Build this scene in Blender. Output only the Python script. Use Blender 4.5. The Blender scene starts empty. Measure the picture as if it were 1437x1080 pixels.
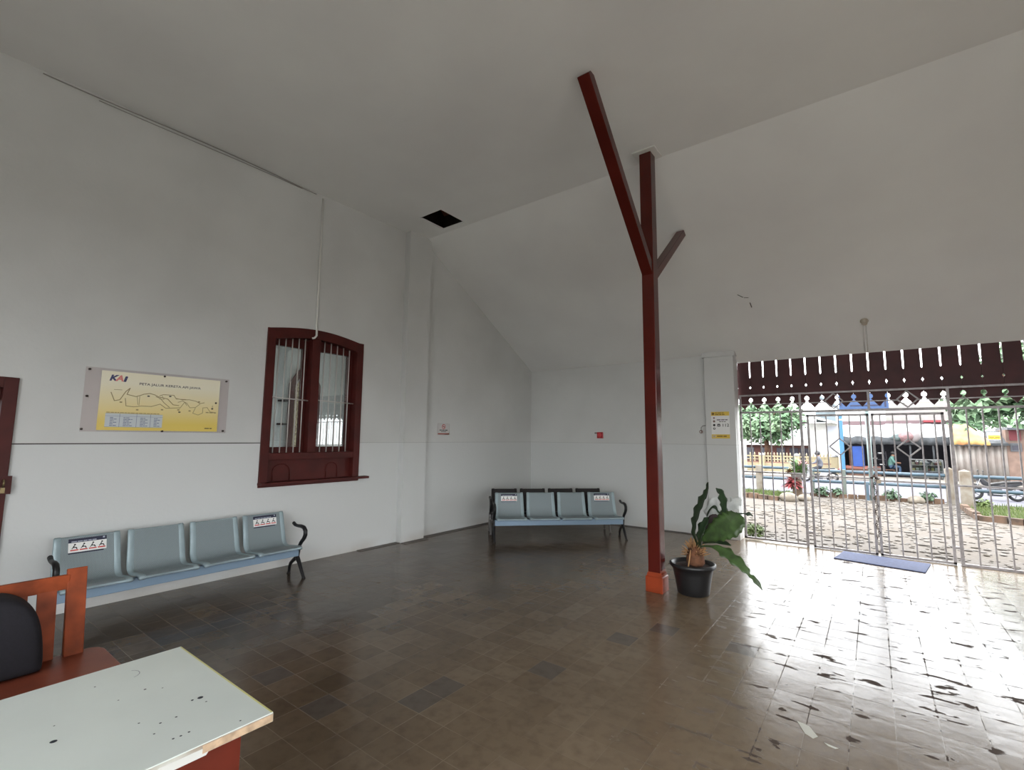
import bpy, bmesh, math, random
from mathutils import Vector, Matrix, Euler
random.seed(7)
V = Vector
PI = math.pi
col = bpy.context.scene.collection
sc = bpy.context.scene

# ------------------------------------------------------------------ materials
def lin(c):
    c /= 255.0
    return c / 12.92 if c <= 0.04045 else ((c + 0.055) / 1.055) ** 2.4
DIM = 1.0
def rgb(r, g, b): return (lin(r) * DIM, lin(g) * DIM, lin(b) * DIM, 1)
class NT:
    def __init__(s, name):
        s.m = bpy.data.materials.new(name); s.m.use_nodes = True
        s.t = s.m.node_tree; s.b = s.t.nodes['Principled BSDF']; s.o = s.t.nodes['Material Output']
    def n(s, typ, **kw):
        nd = s.t.nodes.new(typ)
        for k, v in kw.items():
            if k in nd.inputs: nd.inputs[k].default_value = v
            else: setattr(nd, k, v)
        return nd
    def l(s, a, b): s.t.links.new(a, b)
    def math(s, op, a, b=None, c=None):
        nd = s.t.nodes.new('ShaderNodeMath'); nd.operation = op
        for i, x in enumerate((a, b, c)):
            if x is None: continue
            if hasattr(x, 'is_linked') or hasattr(x, 'links'): s.l(x, nd.inputs[i])
            else: nd.inputs[i].default_value = x
        return nd.outputs[0]
    def mix(s, f, a, b):
        nd = s.t.nodes.new('ShaderNodeMix'); nd.data_type = 'RGBA'
        for i, x in ((0, f), (6, a), (7, b)):
            if hasattr(x, 'links'): s.l(x, nd.inputs[i])
            else: nd.inputs[i].default_value = x
        return nd.outputs[2]
    def ramp(s, f, lo, hi):
        nd = s.t.nodes.new('ShaderNodeMapRange'); nd.clamp = True
        s.l(f, nd.inputs[0]); nd.inputs[1].default_value = lo; nd.inputs[2].default_value = hi
        return nd.outputs[0]
MATS = {}
def M(name, c, rough=.6, metal=0, var=.0, scale=8, bump=0, c2=None, spec=.5, coat=0):
    if name in MATS: return MATS[name]
    k = NT(name); k.b.inputs['Roughness'].default_value = rough; k.b.inputs['Metallic'].default_value = metal
    k.b.inputs['Specular IOR Level'].default_value = spec
    if coat: k.b.inputs['Coat Weight'].default_value = coat; k.b.inputs['Coat Roughness'].default_value = .1
    base = rgb(*c)
    pos = k.n('ShaderNodeNewGeometry').outputs['Position']
    nz = k.n('ShaderNodeTexNoise', Scale=scale, Detail=5.0)
    k.l(pos, nz.inputs['Vector'])
    if c2 is None: c2 = tuple(max(0, min(255, x * (1 - var))) for x in c)
    k.l(k.mix(k.ramp(nz.outputs['Fac'], .35, .65), base, rgb(*c2)), k.b.inputs['Base Color'])
    if bump:
        bp = k.n('ShaderNodeBump', Strength=bump, Distance=.02)
        k.l(nz.outputs['Fac'], bp.inputs['Height']); k.l(bp.outputs['Normal'], k.b.inputs['Normal'])
    MATS[name] = k.m
    return k.m

def wall_material():
    k = NT('white_limewash')
    pos = k.n('ShaderNodeNewGeometry').outputs['Position']
    sp = k.n('ShaderNodeSeparateXYZ'); k.l(pos, sp.inputs[0])
    n1 = k.n('ShaderNodeTexNoise', Scale=.9, Detail=6.0); k.l(pos, n1.inputs['Vector'])
    n2 = k.n('ShaderNodeTexNoise', Scale=26.0, Detail=4.0); k.l(pos, n2.inputs['Vector'])
    c = k.mix(k.ramp(n1.outputs['Fac'], .35, .7), rgb(207, 208, 206), rgb(196, 197, 195))
    # the lower coat is a later, slightly cooler paint, ending in a thin dark seam
    low = k.math('LESS_THAN', sp.outputs[2], 1.506)
    c = k.mix(low, c, rgb(206, 208, 207))
    d = k.math('ABSOLUTE', k.math('SUBTRACT', sp.outputs[2], 1.508))
    n3 = k.n('ShaderNodeTexNoise', Scale=1.2, Detail=3.0); k.l(pos, n3.inputs['Vector'])
    seam = k.math('MULTIPLY', k.math('LESS_THAN', d, .0055), k.ramp(sp.outputs[1], 4.6, 2.6))
    seam = k.math('MAXIMUM', seam, k.math('MULTIPLY', k.math('LESS_THAN', d, .004), .25))
    c = k.mix(k.math('MULTIPLY', seam, .95), c, rgb(56, 50, 46))
    # damp dirt just above the floor
    dirt = k.math('MULTIPLY', k.ramp(sp.outputs[2], .16, .0), k.ramp(n1.outputs['Fac'], .4, .6))
    c = k.mix(k.math('MULTIPLY', dirt, .35), c, rgb(150, 125, 100))
    k.l(c, k.b.inputs['Base Color'])
    k.b.inputs['Roughness'].default_value = .75
    b = k.n('ShaderNodeBump', Strength=.25, Distance=.02)
    k.l(k.math('ADD', k.math('MULTIPLY', n2.outputs['Fac'], .35), n1.outputs['Fac']), b.inputs['Height'])
    k.l(b.outputs['Normal'], k.b.inputs['Normal'])
    return k.m
def ceiling_material():
    k = NT('white_ceiling_paint')
    pos = k.n('ShaderNodeNewGeometry').outputs['Position']
    n1 = k.n('ShaderNodeTexNoise', Scale=.7, Detail=5.0); k.l(pos, n1.inputs['Vector'])
    c = k.mix(k.ramp(n1.outputs['Fac'], .35, .7), rgb(233, 234, 232), rgb(223, 223, 222))
    k.l(c, k.b.inputs['Base Color']); k.b.inputs['Roughness'].default_value = .8
    b = k.n('ShaderNodeBump', Strength=.2, Distance=.03); k.l(n1.outputs['Fac'], b.inputs['Height'])
    k.l(b.outputs['Normal'], k.b.inputs['Normal'])
    return k.m
def floor_material():
    k = NT('worn_cement_tiles')
    T = .2007
    pos = k.n('ShaderNodeNewGeometry').outputs['Position']
    mp = k.n('ShaderNodeMapping'); k.l(pos, mp.inputs[0])
    mp.inputs['Location'].default_value = (-4.092 + 40 * T, -2.042 + 40 * T, 0)
    br = k.n('ShaderNodeTexBrick', offset=0.0, squash=1.0)
    k.l(mp.outputs[0], br.inputs['Vector'])
    br.inputs['Scale'].default_value = 1.0; br.inputs['Brick Width'].default_value = T; br.inputs['Row Height'].default_value = T
    br.inputs['Mortar Size'].default_value = .0028; br.inputs['Mortar Smooth'].default_value = .3; br.inputs['Bias'].default_value = 0
    sn = k.n('ShaderNodeVectorMath', operation='SNAP'); k.l(mp.outputs[0], sn.inputs[0]); sn.inputs[1].default_value = (T, T, 10)
    wn = k.n('ShaderNodeTexWhiteNoise', noise_dimensions='2D'); k.l(sn.outputs[0], wn.inputs['Vector'])
    n1 = k.n('ShaderNodeTexNoise', Scale=1.3, Detail=8.0); k.l(pos, n1.inputs['Vector'])
    n2 = k.n('ShaderNodeTexNoise', Scale=14.0, Detail=6.0); k.l(pos, n2.inputs['Vector'])
    n3 = k.n('ShaderNodeTexNoise', Scale=7.0, Detail=7.0, Distortion=.6); k.l(pos, n3.inputs['Vector'])
    sp = k.n('ShaderNodeSeparateXYZ'); k.l(pos, sp.inputs[0])
    # tiles turn from dark brown to paler with x, along a noisy edge
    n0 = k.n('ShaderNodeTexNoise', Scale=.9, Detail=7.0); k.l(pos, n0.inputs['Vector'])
    pale_mix = k.ramp(k.math('ADD', sp.outputs[0], k.math('MULTIPLY_ADD', n0.outputs['Fac'], 2.4, -1.2)), 1.9, 4.9)
    c = k.mix(pale_mix, rgb(62, 49, 37), rgb(122, 106, 86))
    c = k.mix(k.math('MULTIPLY', k.ramp(n1.outputs['Fac'], .3, .7), .35), c, rgb(126, 108, 88))
    c = k.mix(k.math('MULTIPLY', k.ramp(wn.outputs['Value'], .35, 1.0), .30), c, rgb(140, 124, 104))
    c = k.mix(k.math('MULTIPLY', k.math('GREATER_THAN', wn.outputs['Value'], .975), .5), c, rgb(58, 60, 66))
    c = k.mix(k.math('MULTIPLY', k.ramp(n2.outputs['Fac'], .45, .75), .35), c, rgb(66, 54, 44))
    c = k.mix(k.math('MULTIPLY', br.outputs['Fac'], k.math('MULTIPLY', k.ramp(n1.outputs['Fac'], .35, .65), .75)), c, rgb(136, 121, 101))
    # dry flaked spots with no water film, more of them near the gate
    br2 = k.n('ShaderNodeTexBrick', offset=0.0, squash=1.0); k.l(mp.outputs[0], br2.inputs['Vector'])
    br2.inputs['Scale'].default_value = 1.0; br2.inputs['Brick Width'].default_value = T; br2.inputs['Row Height'].default_value = T
    br2.inputs['Mortar Size'].default_value = .011; br2.inputs['Mortar Smooth'].default_value = 1.0
    n4 = k.n('ShaderNodeTexNoise', Scale=9.0, Detail=5.0, Distortion=.3)
    st = k.n('ShaderNodeMapping'); st.inputs['Scale'].default_value = (.55, 1.3, 1); k.l(pos, st.inputs[0]); k.l(st.outputs[0], n4.inputs['Vector'])
    edge = k.ramp(k.math('MULTIPLY_ADD', br2.outputs['Fac'], .10, n4.outputs['Fac']), .65, .665)
    dry = k.math('MAXIMUM', k.ramp(n4.outputs['Fac'], .625, .64), edge)
    line = k.math('MULTIPLY', br.outputs['Fac'], k.ramp(n1.outputs['Fac'], .5, .6))
    wet = k.ramp(sp.outputs[0], 4.6, 5.4)
    dry = k.math('MULTIPLY', k.math('MAXIMUM', dry, line), wet)
    c = k.mix(k.math('MULTIPLY', dry, .8), c, rgb(72, 62, 60))
    k.l(c, k.b.inputs['Base Color'])
    r = k.math('ADD', k.math('MULTIPLY', k.ramp(n1.outputs['Fac'], .3, .7), .09), .14)
    r = k.math('ADD', r, k.math('MULTIPLY', n2.outputs['Fac'], .06))
    r = k.math('ADD', r, k.math('MULTIPLY', dry, .6))
    k.l(r, k.b.inputs['Roughness'])
    k.l(k.math('MULTIPLY_ADD', dry, -.42, .50), k.b.inputs['Specular IOR Level'])
    k.b.inputs['IOR'].default_value = 1.5
    b = k.n('ShaderNodeBump', Strength=.22, Distance=.012)
    h = k.math('ADD', k.math('MULTIPLY', br.outputs['Fac'], -.6), k.math('MULTIPLY', n3.outputs['Fac'], .8))
    fr_ = k.n('ShaderNodeVectorMath', operation='SUBTRACT'); k.l(mp.outputs[0], fr_.inputs[0]); k.l(sn.outputs[0], fr_.inputs[1])
    cs = k.n('ShaderNodeVectorMath', operation='SUBTRACT'); k.l(wn.outputs['Color'], cs.inputs[0]); cs.inputs[1].default_value = (.5, .5, .5)
    dt = k.n('ShaderNodeVectorMath', operation='DOT_PRODUCT'); k.l(fr_.outputs[0], dt.inputs[0]); k.l(cs.outputs[0], dt.inputs[1])
    h = k.math('ADD', h, k.math('MULTIPLY', dt.outputs['Value'], 7.0))
    k.l(h, b.inputs['Height']); k.l(b.outputs['Normal'], k.b.inputs['Normal'])
    return k.m
def gravel_material():
    k = NT('yard_gravel')
    pos = k.n('ShaderNodeNewGeometry').outputs['Position']
    n1 = k.n('ShaderNodeTexNoise', Scale=.8, Detail=6.0); k.l(pos, n1.inputs['Vector'])
    vo = k.n('ShaderNodeTexVoronoi', Scale=18.0); k.l(pos, vo.inputs['Vector'])
    c = k.mix(k.ramp(n1.outputs['Fac'], .35, .65), rgb(146, 131, 113), rgb(158, 149, 141))
    c = k.mix(k.math('MULTIPLY', k.ramp(vo.outputs['Distance'], .2, .6), .35), c, rgb(116, 104, 92))
    k.l(c, k.b.inputs['Base Color']); k.b.inputs['Roughness'].default_value = .9
    b = k.n('ShaderNodeBump', Strength=.3, Distance=.02); k.l(vo.outputs['Distance'], b.inputs['Height']); b.invert = True
    k.l(b.outputs['Normal'], k.b.inputs['Normal'])
    return k.m
def glass_material(name, tint=(235, 240, 240), haze=.0, ior=1.75):
    k = NT(name); t = k.t
    tr = k.n('ShaderNodeBsdfTransparent'); tr.inputs[0].default_value = rgb(*tint)
    gl = k.n('ShaderNodeBsdfGlossy'); gl.inputs['Roughness'].default_value = .015; gl.inputs[0].default_value = (1, 1, 1, 1)
    fr = k.n('ShaderNodeFresnel'); fr.inputs['IOR'].default_value = ior
    mx = k.n('ShaderNodeMixShader'); k.l(fr.outputs[0], mx.inputs[0]); k.l(tr.outputs[0], mx.inputs[1]); k.l(gl.outputs[0], mx.inputs[2])
    out = mx.outputs[0]
    if haze:
        df = k.n('ShaderNodeBsdfDiffuse'); df.inputs[0].default_value = rgb(240, 236, 234)
        m2 = k.n('ShaderNodeMixShader'); m2.inputs[0].default_value = haze
        k.l(out, m2.inputs[1]); k.l(df.outputs[0], m2.inputs[2]); out = m2.outputs[0]
    k.l(out, k.o.inputs['Surface'])
    return k.m
def perforated_material():
    k = NT('perforated_blue_steel')
    tc = k.n('ShaderNodeTexCoord').outputs['Object']
    sp = k.n('ShaderNodeSeparateXYZ'); k.l(tc, sp.inputs[0])
    a = k.math('SINE', k.math('MULTIPLY', sp.outputs[0], 520.0))
    b = k.math('SINE', k.math('MULTIPLY', k.math('ADD', sp.outputs[1], sp.outputs[2]), 420.0))
    f = k.ramp(k.math('MULTIPLY', a, b), .15, .6)
    k.l(k.mix(k.math('MULTIPLY', f, .8), rgb(140, 152, 156), rgb(62, 68, 71)), k.b.inputs['Base Color'])
    k.b.inputs['Roughness'].default_value = .45; k.b.inputs['Metallic'].default_value = .15
    return k.m

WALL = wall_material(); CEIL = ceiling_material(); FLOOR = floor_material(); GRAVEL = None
GLASS = glass_material('window_glass'); ACRYL = glass_material('clear_acrylic', (250, 247, 247), .06, 1.25)
PERF = perforated_material()
BROWN = M('dark_red_brown_paint', (80, 30, 26), .5, var=.14, scale=5, spec=.25)
POSTM = M('red_brown_post_paint', (86, 29, 23), .17, var=.12, scale=3, spec=.34)
BASEM = M('orange_brown_base_paint', (146, 62, 36), .22, var=.12, scale=6, spec=.34)
FASC = M('maroon_fascia_paint', (74, 30, 32), .6, var=.2, scale=4)
STEEL = M('grey_painted_steel', (158, 152, 152), .45, .35, var=.15, scale=20)
BARW = M('pale_bar_paint', (190, 186, 182), .45, .1)
BLUES = M('pale_blue_steel', (154, 172, 178), .4, .2, var=.06)
BEAMB = M('blue_beam_steel', (126, 148, 168), .5, .15)
BLACK = M('black_cast_metal', (26, 26, 28), .4, .3)
BLKP = M('black_perforated_steel', (40, 36, 38), .45, .3, var=.2, scale=40)
WHITE = M('white_print', (232, 232, 230), .5)
NAVY = M('navy_print', (34, 38, 62), .5)
REDP = M('red_print', (196, 60, 52), .5)
INK = M('black_print', (34, 34, 36), .5)
YELP = M('yellow_print', (222, 190, 74), .5)
PVC = M('white_plastic', (222, 222, 218), .45)
GREYC = M('grey_cable', (150, 148, 144), .5)

# ------------------------------------------------------------------ mesh builder
def frame3(d, up=V((0, 0, 1))):
    d = d.normalized()
    if abs(d.dot(up)) > .98: up = V((1, 0, 0)) if abs(d.x) < .9 else V((0, 1, 0))
    a = d.cross(up).normalized(); b = a.cross(d).normalized()
    return a, b
class MB:
    def __init__(s): s.v = []; s.f = []; s.m = []; s.mats = []; s.sm = []
    def mi(s, m):
        if m not in s.mats: s.mats.append(m)
        return s.mats.index(m)
    def add(s, vs, fs, m, smooth=False):
        o = len(s.v); i = s.mi(m)
        s.v += [tuple(v) for v in vs]
        for f in fs: s.f.append([o + k for k in f]); s.m.append(i); s.sm.append(smooth)
        return s
    def box(s, lo, hi, m):
        x0, y0, z0 = lo; x1, y1, z1 = hi
        vs = [(x0, y0, z0), (x1, y0, z0), (x1, y1, z0), (x0, y1, z0), (x0, y0, z1), (x1, y0, z1), (x1, y1, z1), (x0, y1, z1)]
        return s.add(vs, [(0, 3, 2, 1), (4, 5, 6, 7), (0, 1, 5, 4), (1, 2, 6, 5), (2, 3, 7, 6), (3, 0, 4, 7)], m)
    def bar(s, p, q, w, h, m, up=V((0, 0, 1))):
        p, q = V(p), V(q); a, b = frame3(q - p, V(up)); a *= w / 2; b *= h / 2
        vs = [p - a - b, p + a - b, p + a + b, p - a + b, q - a - b, q + a - b, q + a + b, q - a + b]
        return s.add(vs, [(0, 3, 2, 1), (4, 5, 6, 7), (0, 1, 5, 4), (1, 2, 6, 5), (2, 3, 7, 6), (3, 0, 4, 7)], m)
    def tube(s, pts, r, m, n=8, closed=False):
        pts = [V(p) for p in pts]; k = len(pts)
        rs = r if isinstance(r, (list, tuple)) else [r] * k
        vs = []; up = V((0, 0, 1)); pa = None
        for i, p in enumerate(pts):
            if closed: d = pts[(i + 1) % k] - pts[i - 1]
            else: d = pts[min(i + 1, k - 1)] - pts[max(i - 1, 0)]
            d = d.normalized()
            if pa is None: a, b = frame3(d)
            else:
                a = (pa - d * pa.dot(d))
                a = a.normalized() if a.length > 1e-6 else frame3(d)[0]
                b = a.cross(d).normalized()
            pa = a
            for j in range(n):
                t = 2 * PI * j / n
                vs.append(p + (a * math.cos(t) + b * math.sin(t)) * rs[i])
        fs = []
        for i in range(k if closed else k - 1):
            for j in range(n):
                i2 = (i + 1) % k; j2 = (j + 1) % n
                fs.append((i * n + j, i2 * n + j, i2 * n + j2, i * n + j2))
        if not closed: fs += [tuple(range(n)), tuple(reversed(range((k - 1) * n, k * n)))]
        return s.add(vs, fs, m, True)
    def lathe(s, prof, c, m, n=32, axis=None, smooth=True):
        c = V(c); ax = V(axis).normalized() if axis is not None else V((0, 0, 1))
        a, b = frame3(ax, V((0, 1, 0)) if abs(ax.y) < .9 else V((0, 0, 1)))
        vs = []
        for r, z in prof:
            for j in range(n):
                t = 2 * PI * j / n
                vs.append(c + ax * z + (a * math.cos(t) + b * math.sin(t)) * r)
        fs = []
        for i in range(len(prof) - 1):
            for j in range(n):
                j2 = (j + 1) % n
                fs.append((i * n + j, i * n + j2, (i + 1) * n + j2, (i + 1) * n + j))
        if prof[0][0] > 1e-6: fs.append(tuple(reversed(range(n))))
        if prof[-1][0] > 1e-6: fs.append(tuple(range((len(prof) - 1) * n, len(prof) * n)))
        return s.add(vs, fs, m, smooth)
    def prism(s, poly, O, U, W, D, m):
        # polygon of (u, w) on the frame O,U,W swept by the vector D
        O, U, W, D = V(O), V(U), V(W), V(D); n = len(poly)
        vs = [O + U * u + W * w for u, w in poly]; vs += [v + D for v in vs]
        fs = [tuple(reversed(range(n))), tuple(range(n, 2 * n))]
        for i in range(n): fs.append((i, (i + 1) % n, n + (i + 1) % n, n + i))
        return s.add(vs, fs, m)
    def blob(s, c, r, m, n=10, k=7, jit=0, rnd=random):
        c = V(c); r = V(r) if hasattr(r, '__len__') else V((r, r, r)); vs = []
        for i in range(k + 1):
            ph = -PI / 2 + PI * i / k
            for j in range(n):
                t = 2 * PI * j / n; q = 1 + (rnd.uniform(-jit, jit) if jit else 0)
                vs.append(c + V((r.x * math.cos(ph) * math.cos(t), r.y * math.cos(ph) * math.sin(t), r.z * math.sin(ph))) * q)
        fs = [(i * n + j, i * n + (j + 1) % n, (i + 1) * n + (j + 1) % n, (i + 1) * n + j) for i in range(k) for j in range(n)]
        return s.add(vs, fs, m, True)
    def build(s, name, parent=None, bevel=0, merge=True, smooth=None):
        me = bpy.data.meshes.new(name)
        me.from_pydata(s.v, [], s.f)
        for m in s.mats: me.materials.append(m)
        me.polygons.foreach_set('material_index', s.m)
        me.polygons.foreach_set('use_smooth', s.sm if smooth is None else [smooth] * len(s.f))
        bm = bmesh.new(); bm.from_mesh(me)
        if merge: bmesh.ops.remove_doubles(bm, verts=bm.verts, dist=1e-6)
        bmesh.ops.recalc_face_normals(bm, faces=bm.faces); bm.to_mesh(me); bm.free()
        o = bpy.data.objects.new(name, me); col.objects.link(o)
        if parent is not None: o.parent = parent
        if bevel:
            b = o.modifiers.new('Bevel', 'BEVEL'); b.width = bevel; b.segments = 2; b.limit_method = 'ANGLE'
        return o
# flat frames for printed signs -------------------------------------------------
class Fr:
    def __init__(s, O, U, W): s.O, s.U, s.W = V(O), V(U).normalized(), V(W).normalized(); s.N = s.U.cross(s.W)
    def p(s, u, w, d=0): return s.O + s.U * u + s.W * w + s.N * d
def rect(mb, fr, u0, w0, u1, w1, d, m): mb.add([fr.p(u0, w0, d), fr.p(u1, w0, d), fr.p(u1, w1, d), fr.p(u0, w1, d)], [(0, 1, 2, 3)], m)
def disc(mb, fr, u, w, r, d, m, n=16, r0=0):
    o = [fr.p(u + r * math.cos(2 * PI * i / n), w + r * math.sin(2 * PI * i / n), d) for i in range(n)]
    if r0 == 0: mb.add(o, [tuple(range(n))], m)
    else:
        q = [fr.p(u + r0 * math.cos(2 * PI * i / n), w + r0 * math.sin(2 * PI * i / n), d) for i in range(n)]
        mb.add(o + q, [(i, (i + 1) % n, n + (i + 1) % n, n + i) for i in range(n)], m)
def pline(mb, fr, pts, wd, d, m):
    for (a, b), (c, e) in zip(pts[:-1], pts[1:]):
        t = V((c - a, e - b)); L = t.length
        if L < 1e-6: continue
        n = V((-t.y, t.x)) / L * wd / 2; t = t / L * wd * .3
        mb.add([fr.p(a - t.x + n.x, b - t.y + n.y, d), fr.p(a - t.x - n.x, b - t.y - n.y, d), fr.p(c + t.x - n.x, e + t.y - n.y, d), fr.p(c + t.x + n.x, e + t.y + n.y, d)], [(0, 1, 2, 3)], m)
def text(mb, fr, s, u, w, size, d, m, sx=1.0, bold=0.0, shear=0.0, align='LEFT'):
    cu = bpy.data.curves.new('glyphs', 'FONT'); cu.body = s; cu.size = size; cu.offset = bold; cu.shear = shear; cu.align_x = align; cu.resolution_u = 3
    o = bpy.data.objects.new('glyphs', cu); col.objects.link(o)
    dg = bpy.context.evaluated_depsgraph_get()
    me = bpy.data.meshes.new_from_object(o.evaluated_get(dg))
    mb.add([fr.p(u + v.co.x * sx, w + v.co.y, d) for v in me.vertices], [tuple(p.vertices) for p in me.polygons], m)
    bpy.data.objects.remove(o); bpy.data.curves.remove(cu); bpy.data.meshes.remove(me)
def words_bar(mb, fr, u0, u1, w, h, d, m, rnd):
    u = u0
    while u < u1 - h:
        L = min(rnd.uniform(2.2, 5) * h, u1 - u); rect(mb, fr, u, w, u + L, w + h, d, m); u += L + h * .6
# ------------------------------------------------------------------ tagging
def tag(o, label=None, cat=None, group=None, kind=None):
    if label: o['label'] = label
    if cat: o['category'] = cat
    if group: o['group'] = group
    if kind: o['kind'] = kind
    return o
def thing(name, label, cat, loc=(0, 0, 0), rz=0, group=None):
    o = bpy.data.objects.new(name, None); o.empty_display_size = .1; col.objects.link(o)
    o.location = loc; o.rotation_euler = (0, 0, rz)
    return tag(o, label, cat, group)
def copy_tree(o, parent=None):
    c = o.copy(); col.objects.link(c); c.parent = parent
    for ch in [x for x in bpy.data.objects if x.parent == o]: copy_tree(ch, c)
    return c
def struct(mb, name, bevel=0, label=None):
    o = mb.build(name, bevel=bevel); o['kind'] = 'structure'
    if label: o['label'] = label
    return o
# ================================================================== THE ROOM
H = 4.917; YC = 5.278; YB = 8.4956; SL = -.5837
def zs(y): return H + SL * (y - YC) if y > YC else H
XR = 9.6; Y0 = -3.2
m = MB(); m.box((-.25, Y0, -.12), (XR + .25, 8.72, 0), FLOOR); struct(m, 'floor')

# left wall with the ticket window and a door cut out; one prism in the (y, z) plane per panel
m = MB()
def wp(poly, x0=-.25, x1=0, mb=None): (mb or m).prism(poly, (x0, 0, 0), (0, 1, 0), (0, 0, 1), (x1 - x0, 0, 0), WALL)
wp([(Y0, 0), (-.42, 0), (-.42, H + .1), (Y0, H + .1)])
wp([(-.42, 2.07), (.69, 2.07), (.69, H + .1), (-.42, H + .1)])
wp([(.69, 0), (2.80, 0), (2.80, H + .1), (.69, H + .1)])
wp([(2.80, 0), (4.14, 0), (4.14, 1.0), (2.80, 1.0)])
wp([(2.80, 2.92), (4.14, 2.92), (4.14, H + .1), (2.80, H + .1)])
wp([(4.14, 0), (8.75, 0), (8.75, zs(8.75)), (YC, H + .1), (4.14, H + .1)])
struct(m, 'wall_left')
# shallow pilaster under the ceiling fold
m = MB(); wp([(4.89, 0), (5.35, 0), (5.35, zs(5.35)), (YC, H), (4.89, H)], 0, .115, m); struct(m, 'trim_1')
# back wall, its pilaster beside the gate, and the wall past the gate
m = MB(); m.box((0, YB, 0), (3.66, 8.72, 3.03), WALL); struct(m, 'wall_back')
m = MB(); m.box((3.65, 8.42, 0), (4.115, 8.72, 2.985), WALL); m.box((3.62, 8.395, 2.985), (4.145, 8.72, 3.055), WALL)
m.box((3.65, 8.42, 3.055), (4.115, 8.72, 3.07), WALL)
struct(m, 'trim_2')
m = MB(); m.box((8.42, YB, 0), (XR, 8.72, 3.0), WALL); struct(m, 'wall_back_right')
# right wall; the unseen opening behind the camera's right is added to admit light
m = MB()
def wr(poly): m.prism(poly, (XR, 0, 0), (0, 1, 0), (0, 0, 1), (.25, 0, 0), WALL)
wr([(Y0, 0), (-1.6, 0), (-1.6, H + .1), (Y0, H + .1)]); wr([(-1.6, 2.6), (2.4, 2.6), (2.4, H + .1), (-1.6, H + .1)]); wr([(2.4, 0), (8.75, 0), (8.75, zs(8.75)), (YC, H + .1), (2.4, H + .1)])
struct(m, 'wall_right')
m = MB(); m.box((-.25, Y0 - .2, 3.5), (XR + .25, Y0, H + .1), WALL); m.box((-.25, Y0 - .2, 0), (3.6, Y0, 3.5), WALL); m.box((XR - .6, Y0 - .2, 0), (XR + .25, Y0, 3.5), WALL); struct(m, 'wall_platform')  # unseen rear wall; its opening is made up and sized for fill light
# ceiling: flat part with the open hatch, then the slope down to the eave
m = MB()
hx0, hx1, hy0, hy1 = .565, 1.025, 4.668, 5.182
for a, b, c, d in ((-.25, Y0, XR + .25, hy0), (-.25, hy0, hx0, hy1), (hx1, hy0, XR + .25, hy1), (-.25, hy1, XR + .25, YC)):
    m.box((a, b, H), (c, d, H + .03), CEIL)
m.prism([(YC, H), (8.74, zs(8.74)), (8.74, zs(8.74) + .03), (YC, H + .03)], (-.25, 0, 0), (0, 1, 0), (0, 0, 1), (XR + .5, 0, 0), CEIL)
ceil = struct(m, 'ceiling')
DARKW = M('dark_attic_timber', (48, 38, 32), .9, var=.3)
m = MB()
m.box((hx0 - .35, hy0 - .35, H + .9), (hx1 + .35, hy1 + .35, H + .95), DARKW)
for lo, hi in (((hx0 - .4, hy0 - .4), (hx0 - .35, hy1 + .4)), ((hx1 + .35, hy0 - .4), (hx1 + .4, hy1 + .4)), ((hx0 - .4, hy0 - .4), (hx1 + .4, hy0 - .35)), ((hx0 - .4, hy1 + .35), (hx1 + .4, hy1 + .4))):
    m.box((*lo, H + .03), (*hi, H + .95), DARKW)
m.bar((hx0 - .3, hy0 + .1, H + .3), (hx1 + .3, hy1 - .1, H + .45), .06, .08, DARKW)
o = m.build('attic_shaft', ceil)
# tiled roof over the slope and platform canopy beams
ROOFT = M('clay_roof_tiles', (120, 70, 52), .8, var=.25, scale=3)
m = MB(); m.prism([(Y0 - 1.2, H + .5), (YC - .6, H + 1.2), (8.74, zs(8.74) + .16), (8.74, zs(8.74) + .10), (YC - .6, H + 1.1), (Y0 - 1.2, H + .4)], (-.6, 0, 0), (0, 1, 0), (0, 0, 1), (XR + 1.2, 0, 0), ROOFT)
struct(m, 'roof')
# strip of dark cement along the foot of the walls
CEMD = M('dark_cement_border', (84, 76, 70), .45, var=.25, scale=5)
m = MB(); m.box((0, 5.35, 0), (.13, YB, .006), CEMD); m.box((.115, 4.89, 0), (.23, 5.35, .006), CEMD); m.box((0, 4.2, 0), (.1, 4.89, .006), CEMD); struct(m, 'baseboard_left')
m = MB(); m.box((.13, 8.38, 0), (3.65, YB, .006), CEMD); struct(m, 'baseboard_back')
# the scarred plaster patch on the slope
m = MB()
for (x, y), (x2, y2) in (((4.44, 7.36), (4.5, 7.42)), ((4.51, 7.43), (4.57, 7.44)), ((4.57, 7.53), (4.575, 7.62))):
    m.bar((x, y, zs(y) - .004), (x2, y2, zs(y2) - .004), .012, .004, M('dark_crack', (70, 66, 62), .9))
m.build('crack', ceil)

# ------------------------------------------------------------------ ticket window
win = MB()
y0, y1, zb = 2.775, 4.16, .975
arc = [(y0 + (y1 - y0) * i / 16, 2.925 + .085 * math.sin(PI * i / 16)) for i in range(17)]
win = thing('window_1', None, None, (0, 0, 0)); win['kind'] = 'structure'
m = MB()
def wbox(a, b, c, d, x0, x1, mt=BROWN): m.box((x0, a, c), (x1, b, d), mt)
wbox(y0, y0 + .10, zb, 2.93, -.20, .025); wbox(y1 - .10, y1, zb, 2.94, -.20, .025)
inn = [(y0 + .1 + (y1 - y0 - .2) * i / 16, 2.80 + .085 * math.sin(PI * i / 16)) for i in range(17)]
for i in range(16):
    a, b = arc[i], arc[i + 1]; c, d = inn[i], inn[i + 1]
    m.prism([(c[0], c[1]), (d[0], d[1]), (b[0], b[1]), (a[0], a[1])], (-.20, 0, 0), (0, 1, 0), (0, 0, 1), (.226, 0, 0), BROWN)
wbox(y0 + .1, y1 - .1, 1.30, 1.385, -.20, .022)
wbox(y0, y1, zb, 1.02, -.20, .024)
m.build('window_frame', win, bevel=.004)
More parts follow.
